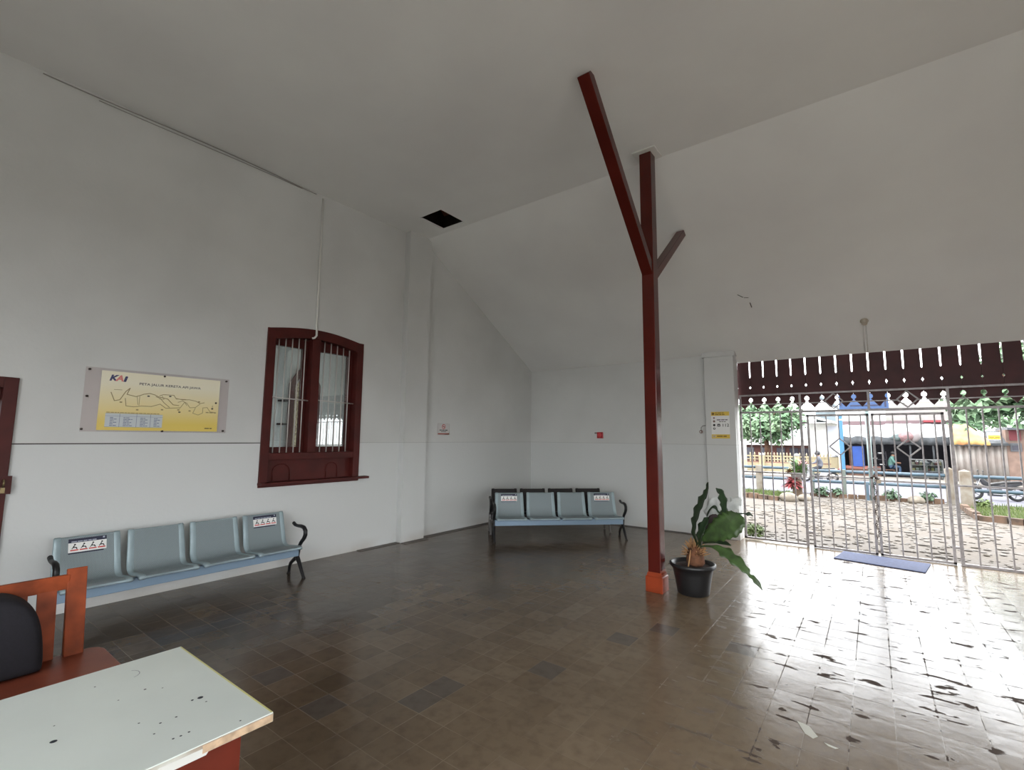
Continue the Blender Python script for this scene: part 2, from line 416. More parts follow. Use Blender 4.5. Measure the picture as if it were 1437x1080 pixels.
m = MB(); wbox(3.37, 3.485, 1.385, 2.885, -.20, .02); m.build('mullion', win, bevel=.004)
# sashes set back in the frame
for a, b in ((2.876, 3.37), (3.485, 4.06)):
    m = MB(); t = .062
    wbox(a, a + t, 1.385, 2.86, -.16, -.095); wbox(b - t, b, 1.385, 2.86, -.16, -.095)
    wbox(a + t, b - t, 1.385, 1.455, -.16, -.095); wbox(a + t, b - t, 2.75, 2.89, -.16, -.095)
    sh = m.build('sash', win, bevel=.003)
    m = MB(); wbox(a + t, b - t, 1.455, 2.75, -.130, -.124, GLASS); m.build('pane', sh)
for a, b in ((2.90, 3.35), (3.53, 4.02)):
    for i in range(5):
        y = a + .05 + (b - a - .1) * i / 4
        zt = 2.80 + .085 * math.sin(PI * (y - y0 - .1) / (y1 - y0 - .2)) + .01
        m = MB(); m.tube([(-.045, y, 1.375), (-.045, y, zt)], .0075, BARW, 8); m.build('bar', win)
    m = MB(); m.tube([(-.034, a - .04, 2.075), (-.034, b + .04, 2.06)], .008, BARW, 8); m.build('crossbar', win)
m = MB(); wbox(y0 + .1, y1 - .1, 1.02, 1.30, -.12, -.06)
for yc, hw in ((3.08, .11), (3.78, .085)):
    pts = [(-.055, yc - hw, 1.02), (-.055, yc - hw, 1.16)] + [(-.055, yc - hw * math.cos(t * PI / 8), 1.16 + .085 * math.sin(t * PI / 8)) for t in range(1, 8)] + [(-.055, yc + hw, 1.16), (-.055, yc + hw, 1.02)]
    m.tube(pts, .008, BROWN, 6)
m.build('panel', win)
m = MB(); m.box((-.1, y0 - .005, 1.005), (.11, y1 + .12, 1.035), BROWN); m.build('window_sill', win, bevel=.004)

# ------------------------------------------------------------------ door at the left edge
dr = thing('door_1', None, None, (0, 0, 0)); dr['kind'] = 'structure'
m = MB(); wbox(.60, .69, 0, 2.075, -.22, .03); wbox(-.42, -.33, 0, 2.075, -.22, .03); wbox(-.33, .60, 1.985, 2.075, -.22, .03); m.build('door_frame', dr, bevel=.004)
m = MB(); wbox(.578, .60, .0, 1.985, -.12, -.07); wbox(-.33, -.23, 0, 1.985, -.12, -.07); wbox(-.23, .578, .0, .22, -.12, -.07); wbox(-.23, .578, .95, 1.1, -.12, -.07); wbox(-.23, .578, 1.88, 1.985, -.12, -.07); wbox(-.23, .578, .22, .95, -.105, -.085)
lf = m.build('door_leaf', dr, bevel=.003)
m = MB(); wbox(-.23, .578, 1.1, 1.88, -.098, -.092, GLASS); m.build('pane', lf)
BRASS = M('worn_brass', (132, 116, 84), .4, .7)
m = MB(); wbox(.655, .715, 1.09, 1.24, .02, .045, BROWN); m.tube([(.045, .665, 1.15), (.075, .665, 1.16), (.08, .665, 1.19), (.06, .665, 1.21), (.045, .665, 1.20)], .007, BRASS, 8); m.box((.045, .652, 1.10), (.062, .678, 1.145), BRASS); m.build('lock', dr)

# ------------------------------------------------------------------ ticket office behind the glass
m = MB(); OX = -3.2
m.box((OX - .1, -.6, 0), (OX, 6.2, 3.4), WALL); m.box((OX, 6.1, 0), (-2.5, 6.2, 3.4), WALL); m.box((-2.5, 6.1, 0), (-.9, 6.2, .6), WALL); m.box((-2.5, 6.1, 3.0), (-.9, 6.2, 3.4), WALL); m.box((-.9, 6.1, 0), (-.25, 6.2, 3.4), WALL)
m.box((OX, -.7, 0), (-2.6, -.6, 3.4), WALL); m.box((-2.6, -.7, 0), (-.9, -.6, .5), WALL); m.box((-2.6, -.7, 3.1), (-.9, -.6, 3.4), WALL); m.box((-.9, -.7, 0), (-.25, -.6, 3.4), WALL)
struct(m, 'wall_office')  # unseen gaps in both end walls are added to light the office
m = MB(); m.box((OX - .1, -.7, 3.4), (-.25, 6.2, 3.46), CEIL); struct(m, 'ceiling_office')
m = MB(); m.box((OX - .1, -.7, -.12), (-.25, 6.2, 0), CEMD); struct(m, 'floor_office')
# arched doorway with a beaded curtain at the back of the office, and two shelves left of it
CURT = M('beaded_curtain', (226, 214, 176), .6, var=.5, scale=24, c2=(120, 84, 60))
m = MB(); ya, yb_ = 4.86, 5.30
A = [(ya - .1, 0), (ya - .1, 2.62)] + [(ya - .1 + (yb_ + .2 - ya) * i / 8, 2.62 + .36 * math.sin(PI * i / 8)) for i in range(1, 8)] + [(yb_ + .1, 2.62), (yb_ + .1, 0), (yb_, 0), (yb_, 2.58)] + [(yb_ - (yb_ - ya) * i / 8, 2.58 + .28 * math.sin(PI * i / 8)) for i in range(1, 8)] + [(ya, 2.58), (ya, 0)]
m.prism(A, (OX, 0, 0), (0, 1, 0), (0, 0, 1), (.06, 0, 0), BROWN); struct(m, 'door_2')
c_ = MB(); c_.prism([(ya + .02, .1), (yb_ - .02, .1), (yb_ - .02, 2.58), ((ya + yb_) / 2, 2.82), (ya + .02, 2.58)], (OX + .01, 0, 0), (0, 1, 0), (0, 0, 1), (.02, 0, 0), CURT)
tag(c_.build('door_curtain'), 'pale patterned curtain in the arched doorway seen through the ticket window', 'curtain')
for z, nm in ((2.25, 'upper'), (1.80, 'lower')):
    c_ = MB(); c_.box((OX, 4.56, z), (OX + .16, 4.72, z + .035), M('dark_shelf_wood', (40, 32, 32), .6)); tag(c_.build('wall_shelf'), 'small dark %s shelf seen through the left pane of the ticket window' % nm, 'shelf', 'shelves inside the ticket office')

# ------------------------------------------------------------------ timber post with two braces
px0, px1, py0, py1 = 3.907, 4.043, 5.05, 5.195
post = thing('support_post', 'tall red-brown timber post with two braces, standing in the middle of the hall', 'post', (3.975, 5.122, 0))
def loc(x, y, z): return (x - 3.975, y - 5.122, z)
m = MB(); m.box(loc(px0, py0, .20), loc(px1, py1, H - .02), POSTM); m.build('shaft', post, bevel=.006)
m = MB(); m.box((-.092, -.092, 0), (.092, .092, .155), BASEM)
a = [(-.092, .155), (-.080, .165), (-.080, .185), (-.070, .20), (-.070, .225)]
for i in range(len(a) - 1):
    r0, z0 = -a[i][0], a[i][1]; r1, z1 = -a[i + 1][0], a[i + 1][1]
    vs = [(sx * r0, sy * r0, z0) for sx, sy in ((-1, -1), (1, -1), (1, 1), (-1, 1))] + [(sx * r1, sy * r1, z1) for sx, sy in ((-1, -1), (1, -1), (1, 1), (-1, 1))]
    m.add(vs, [(j, (j + 1) % 4, 4 + (j + 1) % 4, 4 + j) for j in range(4)], BASEM)
tag(m.build('plinth', post, bevel=.004), 'orange painted foot of the post')
m = MB(); m.bar(loc(3.972, 5.14, 3.42), loc(3.985, 3.585, H + .0), .105, .12, POSTM, up=(1, 0, 0)); m.build('brace', post, bevel=.005)
m = MB(); m.bar(loc(3.98, 5.12, 3.40), loc(3.995, 6.27, zs(6.27) + .02), .09, .10, POSTM, up=(1, 0, 0)); m.build('brace', post, bevel=.005)
m = MB(); m.box(loc(3.84, 4.99, H - .022), loc(4.11, 5.25, H - .004), PVC); m.build('ceiling_plate', post)

# ------------------------------------------------------------------ cable conduit over the ticket window, ceiling cable
m = MB(); m.tube([(.016, 3.405, 4.86), (.016, 3.405, 3.06), (.03, 3.405, 2.99), (.042, 3.40, 2.93), (.04, 3.375, 2.895), (.028, 3.345, 2.885)], .013, PVC, 10)
tag(m.build('cable_conduit'), 'white plastic conduit running down the wall to the ticket window', 'conduit')
m = MB(); m.tube([(.02, y, 4.892 - .012 * math.sin(y * 2.2)) for y in [.6 + .15 * i for i in range(19)]], .0055, GREYC, 6); m.tube([(.012, y, 4.87 - .010 * math.sin(y * 1.7)) for y in [1.0 + .15 * i for i in range(15)]], .004, GREYC, 6)
tag(m.build('ceiling_cable'), 'thin grey cable running along the top of the left wall', 'cable')

# ------------------------------------------------------------------ route map board
bd = thing('route_map_board', 'clear acrylic board with a yellow railway route map, on the left wall', 'sign', (0, 1.745, 1.925))
fr = Fr((.016, -.6, 0), (0, 1, 0), (0, 0, 1))
m = MB(); m.box((.012, -.628, -.303), (.016, .628, .308), ACRYL); m.build('acrylic_sheet', bd)
# printed map; colour fades from cream to yellow down the sheet as printed
k = NT('map_paper'); tc = k.n('ShaderNodeTexCoord').outputs['Object']; sp = k.n('ShaderNodeSeparateXYZ'); k.l(tc, sp.inputs[0])
k.l(k.mix(k.ramp(sp.outputs[2], .18, -.22), rgb(236, 230, 206), rgb(226, 200, 102)), k.b.inputs['Base Color']); k.b.inputs['Roughness'].default_value = .35
mu0, mu1, mw0, mw1 = .09, 1.135, -.288, .288      # in frame units from the left edge
m = MB(); m.box((.0162, -.51, -.288), (.0172, .535, .285), k.m)
f2 = Fr((.0174, -.51, -.288), (0, 1, 0), (0, 0, 1)); WD, HT = 1.045, .573
BRL = M('map_line_brown', (150, 132, 90), .5); GRYB = M('table_blue_print', (196, 202, 206), .5); DKB = M('text_blue_print', (96, 104, 138), .5)
PINK = M('logo_red', (216, 132, 124), .5); LOGN = M('logo_navy', (58, 60, 102), .5)
text(m, f2, 'K', .06, .482, .078, .0004, LOGN, 1.12, .0035, .25); text(m, f2, 'A', .112, .482, .078, .0006, PINK, 1.08, .0035, .2); text(m, f2, 'i', .172, .482, .072, .0004, LOGN, 1.3, .005, .2)
text(m, f2, 'PETA JALUR KERETA API JAWA', .30, .458, .033, .0004, M('map_title', (88, 82, 80), .5), 1.22, .0006)
def ml(pts, w=.006): pline(m, f2, [(u * WD, (1 - v) * HT) for u, v in pts], w, .0004, BRL)
ml([(.08, .36), (.11, .50), (.15, .48), (.19, .33), (.22, .27), (.2, .38), (.27, .41), (.31, .38), (.33, .36), (.38, .34), (.42, .36), (.45, .39), (.53, .42), (.58, .52), (.63, .53)], .007)
ml([(.19, .45), (.2, .58), (.26, .59), (.32, .57), (.4, .57), (.47, .52), (.52, .59), (.58, .58), (.64, .57)]); ml([(.3, .40), (.3, .56)], .004); ml([(.28, .40), (.29, .55)], .004)
ml([(.43, .39), (.47, .42), (.50, .49), (.55, .57)]); ml([(.46, .37), (.49, .345), (.58, .345), (.6, .40), (.66, .42), (.72, .41), (.78, .43), (.82, .47), (.86, .45)]); ml([(.62, .47), (.66, .44), (.7, .48), (.73, .56), (.78, .55), (.82, .48)], .005)
ml([(.48, .37), (.5, .43), (.46, .43)], .004); ml([(.64, .58), (.68, .46), (.70, .52)], .005); ml([(.78, .56), (.76, .66), (.81, .69), (.85, .65), (.85, .55), (.89, .54), (.92, .62), (.97, .63)], .005); ml([(.94, .50), (.94, .58)], .005); ml([(.1, .31), (.16, .31)], .004); ml([(.60, .41), (.69, .41)], .005)
rn = random.Random(3)
for u, v in ((.15, .53), (.36, .40), (.54, .38), (.28, .65), (.48, .63), (.63, .66), (.72, .63), (.8, .45), (.93, .57), (.62, .62)): rect(m, f2, u * WD, (1 - v) * HT, u * WD + .02, (1 - v) * HT + .012, .0005, INK if u in (.36, .54, .63, .93) else BRL)
words_bar(m, f2, .88 * WD, .98 * WD, .355 * HT, .010, .0005, BRL, rn)
rect(m, f2, .055 * WD, .055 * HT, .50 * WD, .285 * HT, .0004, GRYB)
for u in (.16, .29, .40): rect(m, f2, u * WD, .055 * HT, u * WD + .003, .285 * HT, .0006, DKB)
for v in (.055, .24, .283): rect(m, f2, .055 * WD, v * HT, .50 * WD, v * HT + .002, .0006, DKB)
words_bar(m, f2, .06 * WD, .47 * WD, .295 * HT, .007, .0006, BRL, rn)
for i in range(6):
    v = .075 + .027 * i
    for a, b in ((.09, .14), (.19, .26), (.32, .38), (.43, .48)): words_bar(m, f2, a * WD, (b - .02 * (i % 2)) * WD, v * HT, .006, .0007, DKB, rn)
words_bar(m, f2, .88 * WD, .96 * WD, .05 * HT, .009, .0005, INK, rn)
m.build('route_map', bd)
SCRW = M('dark_screw', (70, 62, 56), .4, .7)
for y, z in ((-.60, .285), (-.615, -.28), (.60, .285), (.60, -.28), (0, .278), (.02, -.292), (.505, .03), (-.6, .03)):
    m = MB(); m.lathe([(0, .028), (.007, .027), (.0105, .021), (.0105, .0)], (-.0, y, z), SCRW, 10, axis=(1, 0, 0)); m.build('screw', bd)

# ------------------------------------------------------------------ small signs
sg = thing('no_smoking_sign', 'small no smoking notice with a red circle, on the left wall near the benches', 'sign', (0, 5.845, 1.73))
m = MB(); m.box((0, -.145, -.097), (.006, .145, .1), ACRYL); m.build('acrylic_sheet', sg)
m = MB(); f = Fr((.0066, 0, 0), (0, 1, 0), (0, 0, 1)); rect(m, f, -.135, -.09, .135, .093, .0, M('grey_notice', (198, 196, 194), .4))
disc(m, f, 0, .045, .042, .0006, REDP, 24, .032); pline(m, f, [(-.026, .070), (.026, .02)], .009, .0008, REDP); rect(m, f, -.022, .04, .024, .049, .0005, INK)
rn = random.Random(5); words_bar(m, f, -.1, .1, -.022, .014, .0006, INK, rn); words_bar(m, f, -.06, .06, -.046, .009, .0006, INK, rn)
rect(m, f, -.135, -.088, .135, -.068, .0006, M('brick_red_print', (150, 66, 48), .5)); m.build('notice_print', sg)

fa = thing('fire_alarm_box', 'small red square fire alarm box on the back wall', 'fire alarm', (1.647, YB, 1.658))
REDB = M('red_alarm_plastic', (170, 26, 36), .35)
m = MB(); m.box((-.062, -.035, -.06), (.062, 0, .06), REDB); m.build('housing', fa, bevel=.006)
m = MB(); m.lathe([(.04, 0), (.04, .006), (.034, .012), (0, .014)], (0, -.035, 0), M('red_button', (206, 66, 70), .3), 20, axis=(0, -1, 0)); m.build('button', fa)
m = MB(); m.box((-.115, -.02, .028), (-.062, 0, .055), M('grey_fitting', (104, 98, 94), .5)); m.build('cable_fitting', fa)

em = thing('emergency_number_poster', 'white poster with yellow bands and the number 112, on the pilaster beside the gate', 'poster', (3.883, 8.42, 1.835))
f = Fr((0, -.0045, 0), (1, 0, 0), (0, 0, 1))
m = MB(); m.box((-.142, -.004, -.222), (.142, 0, .222), WHITE)
DKY = M('dark_ochre_print', (120, 92, 34), .5)
rect(m, f, -.142, .155, .142, .222, .0004, YELP); rect(m, f, -.142, -.222, .142, -.155, .0004, YELP)
rn = random.Random(8); words_bar(m, f, -.08, .06, .195, .012, .0008, DKY, rn); words_bar(m, f, -.08, .08, .168, .014, .0008, DKY, rn); disc(m, f, -.112, .188, .022, .0008, DKY)
words_bar(m, f, -.06, .1, -.195, .018, .0008, DKY, rn); rect(m, f, -.13, -.205, -.075, -.170, .0008, M('pale_patch', (206, 190, 160), .5)); rect(m, f, -.122, -.19, -.085, -.184, .001, DKY)
for w, r, mt in ((.118, .014, M('maroon_print', (110, 62, 66), .5)), (.062, .019, M('brown_print', (128, 100, 92), .5)), (.0, .02, INK), (-.058, .019, INK)): disc(m, f, -.098, w, r, .0006, mt, 12)
rect(m, f, -.106, -.064, -.09, -.048, .0008, WHITE)
words_bar(m, f, -.055, .115, .078, .015, .0006, M('slate_print', (78, 72, 92), .5), rn); words_bar(m, f, -.02, .085, .05, .010, .0006, INK, rn)
text(m, f, '112', .022, -.026, .066, .0006, INK, 1.15, .001)
rect(m, f, -.048, -.024, -.002, .012, .0006, INK); rect(m, f, -.036, -.012, -.014, .002, .0008, WHITE); rect(m, f, -.044, .010, -.006, .02, .0006, INK)
m.build('poster_sheet', em)

so = thing('wall_socket', 'small round brown socket on a grey cable left of the yellow banded poster', 'socket', (3.552, YB, 1.725))
m = MB(); m.lathe([(.028, 0), (.03, .02), (.022, .04), (.01, .046), (0, .046)], (0, 0, 0), M('brown_bakelite', (112, 88, 80), .4), 16, axis=(0, -1, 0)); m.lathe([(.012, .0), (.012, .002)], (0, -.0465, 0), PVC, 10, axis=(0, -1, 0)); m.build('body', so)
m = MB(); m.tube([(0, -.012, .028), (.003, -.012, .07), (.03, -.012, .10), (.085, -.012, .105)], .008, GREYC, 8); m.build('cable', so)
m = MB(); m.tube([(3.638, YB - .012, 2.98), (3.638, YB - .012, .01)], .009, GREYC, 8)
tag(m.build('corner_conduit'), 'thin grey conduit down the corner left of the pilaster by the gate', 'conduit')

lh = thing('ceiling_lamp_holder', 'small round lamp holder on the sloping ceiling above the gate', 'lamp holder', (5.895, 8.12, zs(8.12)))
nx = V((0, math.sin(math.atan(SL)), -math.cos(math.atan(SL))))
m = MB(); m.lathe([(.048, 0), (.05, .012), (.036, .03), (.034, .06), (.02, .062), (0, .05)], (0, 0, 0), M('dusty_beige_plastic', (176, 166, 150), .5), 20, axis=nx); m.build('lamp_base', lh)
for dx in (-.016, .018):
    m = MB(); m.tube([(dx, .04, SL * .04 - .006), (dx, .3, SL * .3 - .006), (dx, .6, SL * .6 - .006)], .006, PVC, 6); m.build('wire', lh)
# ================================================================== BENCHES
def bench(name, label, loc, rz, SH, PF, BM, pitch=.517, stickers=True, group=None, LM=None):
    LM = LM or BLACK
    root = thing(name, label, 'bench', loc, rz, group)
    prof = [(-.150, .318), (-.166, .326), (-.170, .340), (-.160, .352), (-.135, .358), (-.08, .357), (.02, .345), (.10, .335), (.145, .338), (.180, .356), (.205, .395), (.225, .47), (.25, .56), (.275, .65), (.288, .69), (.298, .702), (.306, .698)]
    pw = pitch - .04
    us = [-pw / 2, -pw / 2 + .006, -pw / 2 + .045, -pw / 2 + .052, pw / 2 - .052, pw / 2 - .045, pw / 2 - .006, pw / 2]
    du = [.010, 0, 0, .006, .006, 0, 0, .010]
    n = len(prof); nor = []
    for i in range(n):
        a = V(prof[max(i - 1, 0)]); b = V(prof[min(i + 1, n - 1)]); t = (b - a).normalized(); nor.append(V((-t.y, t.x)))
    def grid(mb, off, rows, cols, mt, th=0):
        vs = []
        for i in rows:
            for j in cols:
                p = V(prof[i]) - nor[i] * (du[j] + th) + nor[i] * off
                # the back is a little narrower at the top, the seat flares at the front
                k = 1 - .035 * max(0, (prof[i][1] - .4) / .3) + .0 * i
                vs.append((us[j] * k, p.x, p.y))
        R, C = len(rows), len(cols)
        return vs, [(a * C + b, a * C + b + 1, (a + 1) * C + b + 1, (a + 1) * C + b) for a in range(R - 1) for b in range(C - 1)]
    shell = None
    for s in range(4):
        cx = (s - 1.5) * pitch
        if shell is None:
            m = MB(); R = list(range(n)); C = list(range(8))
            v1, f1 = grid(m, 0, R, C, SH); v2, f2 = grid(m, 0, R, C, SH, .007)
            m.add(v1, f1, SH, True); m.add(v2, [tuple(reversed(f)) for f in f2], SH, True)
            k = len(v1); allv = v1 + v2; ring = [r * 8 for r in R] + [(n - 1) * 8 + c for c in range(1, 8)] + [r * 8 + 7 for r in reversed(R[:-1])] + [c for c in range(6, 0, -1)]
            m.add(allv, [(ring[i], ring[(i + 1) % len(ring)], k + ring[(i + 1) % len(ring)], k + ring[i]) for i in range(len(ring))], SH)
            sh = m.build('seat_shell', root); sh.location.x = cx
            m = MB(); v, f = grid(m, .0015, list(range(3, n - 2)), [3, 4], PF); m.add(v, f, PF, True)
            pf = m.build('perforated_panel', sh); shell = (sh, pf)
        else:
            sh = shell[0].copy(); col.objects.link(sh); sh.parent = root; sh.location.x = cx
            pf = shell[1].copy(); col.objects.link(pf); pf.parent = sh
        if stickers and s in (0, 3):
            o = V((0, .2245, .47)); q = V((0, .275, .65)); W = (q - o).normalized()
            f = Fr(V((-.135 if s == 0 else -.125, .253, .553)) + V((0, -.0065, .002)) - W * .0, (1, 0, 0), W)
            m = MB(); w, h = .262, .128
            rect(m, f, 0, .012, w, h, .0, WHITE); rect(m, f, 0, h - .034, w, h, .0006, NAVY); rect(m, f, 0, .0, w - .02, .010, .0003, NAVY)
            rn = random.Random(s); words_bar(m, f, .02, .20, h - .029, .008, .001, M('pale_print', (170, 174, 190), .5), rn)
            disc(m, f, w - .02, h - .012, .008, .001, M('pale_print', (170, 174, 190), .5), 10)
            for i in range(4):
                u = .02 + i * .062; rect(m, f, u - .006, .026, u + .048, .036, .0008, REDP)
                # seated pictogram: head, back, thigh, shin
                disc(m, f, u + .024, .078, .007, .0008, INK, 10); pline(m, f, [(u + .020, .068), (u + .012, .054), (u + .032, .054), (u + .038, .042)], .008, .0008, INK); pline(m, f, [(u + .004, .044), (u + .012, .052)], .006, .0008, INK)
            m.build('notice_sticker', sh)
    L = 2 * pitch
    m = MB(); m.box((-L - .0, -.055, .228), (L, -.005, .322), BM); m.build('beam', root, bevel=.006)
    for s in (-1, 1):
        x = s * (L + .012)
        m = MB()
        m.tube([(x, -.02, .335), (x, -.015, .27), (x, 0, .215), (x, -.02, .190), (x, -.055, .150), (x, -.10, .088), (x, -.14, .035), (x, -.16, .008)], [.026, .024, .025, .025, .022, .020, .018, .017], LM, 10)
        m.tube([(x, 0, .215), (x, .02, .195), (x, .07, .165), (x, .125, .125), (x, .152, .08), (x, .16, .008)], [.025, .025, .022, .020, .018, .017], LM, 10)
        for y in (-.163, .163): m.lathe([(.022, 0), (.022, .008), (.014, .02), (0, .022)], (x, y, 0), LM, 12)
        m.build('leg', root)
        m = MB()
        m.tube([(x, -.03, .33), (x, -.075, .385), (x, -.125, .43), (x, -.152, .475), (x, -.150, .520), (x, -.115, .552), (x, -.055, .560), (x, .02, .556), (x, .075, .560), (x, .105, .575)], [.019, .021, .022, .023, .023, .023, .021, .018, .018, .020], BLACK, 10)
        m.blob((x, .108, .577), .02, BLACK, 10, 6); m.build('armrest', root)
    return root
bench('waiting_bench', 'pale blue four-seat steel bench along the left wall under the route map', (.5, 1.995, 0), PI / 2, BLUES, PERF, BEAMB, group='pale blue waiting benches')
bc = V((1.96, 6.565)); nrm = V((.72, -.694)); c0 = bc - nrm * .16 - V((.694, .72)) * .025
bench('waiting_bench', 'pale blue four-seat steel bench standing aslant in the far corner', (c0.x, c0.y, 0), math.atan2(.694, .72), BLUES, PERF, BEAMB, group='pale blue waiting benches')
c1 = c0 - nrm * .60 - V((.694, .72)) * .015
bench('waiting_bench', 'black four-seat steel bench right behind the pale blue corner bench', (c1.x, c1.y, 0), math.atan2(.694, .72), BLKP, BLKP, BLACK, pitch=.505, stickers=False, LM=M('grey_chrome_leg', (120, 118, 118), .35, .7))

# ================================================================== TABLE, CHAIR, BAG
LAM = M('white_laminate', (214, 222, 218), .28, var=.03, scale=3)
EDGE = M('chipped_edge_band', (196, 198, 190), .5, var=.35, scale=9, c2=(150, 136, 120))
TBRN = M('red_brown_veneer', (108, 42, 28), .45, var=.2, scale=3, spec=.2)
tb = thing('desk', 'white-topped desk with a red-brown body and chipped edge, in the near left corner', 'desk', (3.985, .1, 0))
m = MB(); m.box((-.375, -1.2, .722), (.375, .715, .7492), LAM); m.box((-.376, -1.2, .722), (.376, .7155, .746), EDGE)
# bare patch where the edge band has come off
m.box((.374, .52, .7235), (.3775, .714, .744), M('raw_chipboard', (206, 178, 148), .8, var=.2, scale=30))
m.prism([(.33, .716), (.53, .716), (.545, .736), (.42, .738), (.40, .728), (.36, .726)], (.3755, 0, 0), (0, 1, 0), (0, 0, 1), (.0015, 0, 0), M('torn_band', (205, 206, 202), .6)); m.box((-.372, .7095, .7492), (.374, .715, .7496), M('yellowed_edge', (196, 192, 130), .5))
top = m.build('desk_top', tb, bevel=.0015)
f = Fr((0, 0, .7496), (1, 0, 0), (0, 1, 0)); INKB = M('ink_spot', (40, 48, 56), .6); SCF = M('scuff_mark', (150, 152, 160), .6)
for x, y, r in [[0.04, 0.271, 0.0085], [0.109, 0.61, 0.0085], [0.106, 0.588, 0.004], [0.15, 0.612, 0.003], [0.172, 0.522, 0.0035], [0.171, 0.482, 0.0035], [0.122, 0.443, 0.003], [0.288, 0.496, 0.0035], [0.286, 0.517, 0.0035], [0.286, 0.478, 0.0035], [-0.092, 0.517, 0.004], [-0.243, 0.419, 0.003], [0.218, 0.453, 0.003], [0.344, 0.632, 0.003], [-0.057, 0.556, 0.0025], [-0.079, 0.443, 0.0025], [-0.056, 0.288, 0.0025]]:
    m = MB(); disc(m, f, x, y, r, 0, INKB, 9); m.build('ink_stain', top)
m = MB(); pline(m, f, [(-.255 + .035 * math.cos(t), .515 + .03 * math.sin(t)) for t in (.2, .6, 1.0, 1.4, 1.8, 2.2, 2.6)], .0025, .0, SCF); m.build('scuff_stain', top)
m = MB(); m.box((.318, -1.15, .03), (.338, .64, .722), TBRN); m.build('front_panel', tb)
m = MB(); m.box((-.34, .62, 0), (.318, .642, .722), TBRN); m.build('side_panel', tb)

OR = M('orange_stained_wood', (156, 72, 36), .5, var=.28, scale=6, spec=.18)
ch = thing('wooden_chair', 'orange-brown wooden chair behind the white-topped desk', 'chair', (2.62, .5, 0))
# local: +x towards the desk; width along y
def back(z): return -.155 - (z - .45) * .19
for s, y in ((1, .22), (-1, -.24)):
    m = MB(); m.bar((back(.43), y, .43), (back(.875), y, .875), .081, .035, OR, up=(1, 0, 0)); m.bar((back(.43) + .005, y, .44), (-.20, y, 0), .05, .04, OR, up=(1, 0, 0)); m.build('back_post', ch, bevel=.004)
m = MB(); m.bar((back(.81) + .004, -.21, .812), (back(.81) + .004, .19, .812), .026, .075, OR, up=(0, 0, 1)); m.build('top_rail', ch, bevel=.004)
for y in (.105, -.005, -.12):
    m = MB(); m.bar((back(.45) + .004, y, .45), (back(.78) + .004, y, .78), .076, .014, OR, up=(1, 0, 0)); m.build('slat', ch, bevel=.002)
m = MB(); SE = M('worn_seat_wood', (132, 68, 50), .4, var=.18, scale=5, spec=.35)
sp_ = [(-.19, -.30), (.20, -.30), (.235, -.28), (.25, -.24), (.25, .28), (.235, .33), (.20, .345), (-.12, .345), (-.165, .33), (-.19, .29)]
m.prism(sp_, (0, 0, .42), (1, 0, 0), (0, 1, 0), (0, 0, .03), SE); m.build('seat', ch, bevel=.008)
for y in (.29, -.27):
    m = MB(); m.bar((.20, y, .42), (.21, y, 0), .042, .042, OR, up=(1, 0, 0)); m.build('leg', ch, bevel=.003)
m = MB(); m.bar((.19, -.27, .385), (.19, .29, .385), .02, .06, OR); m.bar((-.17, -.24, .385), (-.17, .22, .385), .02, .06, OR); m.bar((-.17, .25, .385), (.2, .285, .385), .02, .06, OR); m.bar((-.17, -.25, .385), (.2, -.26, .385), .02, .06, OR); m.build('apron', ch)

BAGM = M('black_canvas', (20, 18, 27), .85, var=.15, scale=60, bump=.1)
bg = thing('backpack', 'black round-topped backpack leaning on the wooden chair back', 'backpack', (2.50, .385, .452))
m = MB(); prof = []
outl = [(-.17, 0), (-.20, .0), (-.206, .03), (-.205, .10), (-.20, .20), (-.175, .29), (-.12, .35), (-.05, .378), (.02, .382), (.09, .36), (.15, .31), (.185, .23), (.200, .12), (.204, .03), (.20, 0), (.17, 0)]
lay = [(-.045, .90), (-.035, .985), (.03, 1.0), (.10, .99), (.14, .92), (.15, .75)]
vs = []
for x, k in lay:
    for y, z in outl: vs.append((x - z * .14, y * k, .19 + (z - .19) * k if k < 1 else z))
n = len(outl)
fs = [(i * n + j, i * n + (j + 1) % n, (i + 1) * n + (j + 1) % n, (i + 1) * n + j) for i in range(len(lay) - 1) for j in range(n)] + [tuple(range(n)), tuple(range((len(lay) - 1) * n, len(lay) * n))]
m.add(vs, fs, BAGM, True); b_ = m.build('body', bg)
ss = b_.modifiers.new('Smooth', 'SUBSURF'); ss.levels = ss.render_levels = 2

# ================================================================== POTTED FERN
POTM = M('black_plastic_pot', (32, 32, 34), .38, var=.15, scale=12)
SOIL = M('dark_soil', (66, 46, 38), .95, var=.4, scale=30, bump=.6)
DRY = M('dry_brown_frond', (128, 84, 58), .85, var=.35, scale=18)
LEAF = M('green_fern_leaf', (70, 96, 50), .38, var=.28, scale=14)
LEAFD = M('dark_fern_leaf', (44, 66, 40), .42, var=.3, scale=14)
PALE = M('pale_leaf_underside', (206, 209, 206), .6, var=.15, scale=12)
pt = thing('potted_staghorn_fern', 'staghorn fern in a black plastic pot beside the foot of the timber post', 'potted plant', (4.30, 5.285, 0))
m = MB(); m.lathe([(0, .0), (.150, 0), (.158, .01), (.172, .10), (.19, .20), (.204, .262), (.222, .268), (.232, .285), (.230, .305), (.216, .312), (.204, .305), (.198, .27), (0, .27)], (0, 0, 0), POTM, 40); m.build('pot', pt)
m = MB(); m.blob((0, 0, .262), (.19, .19, .035), SOIL, 24, 8, .03, random.Random(2)); m.build('soil', pt)
m = MB(); rn = random.Random(4)
m.blob((.03, .0, .36), (.095, .09, .13), DRY, 16, 10, .09, rn)
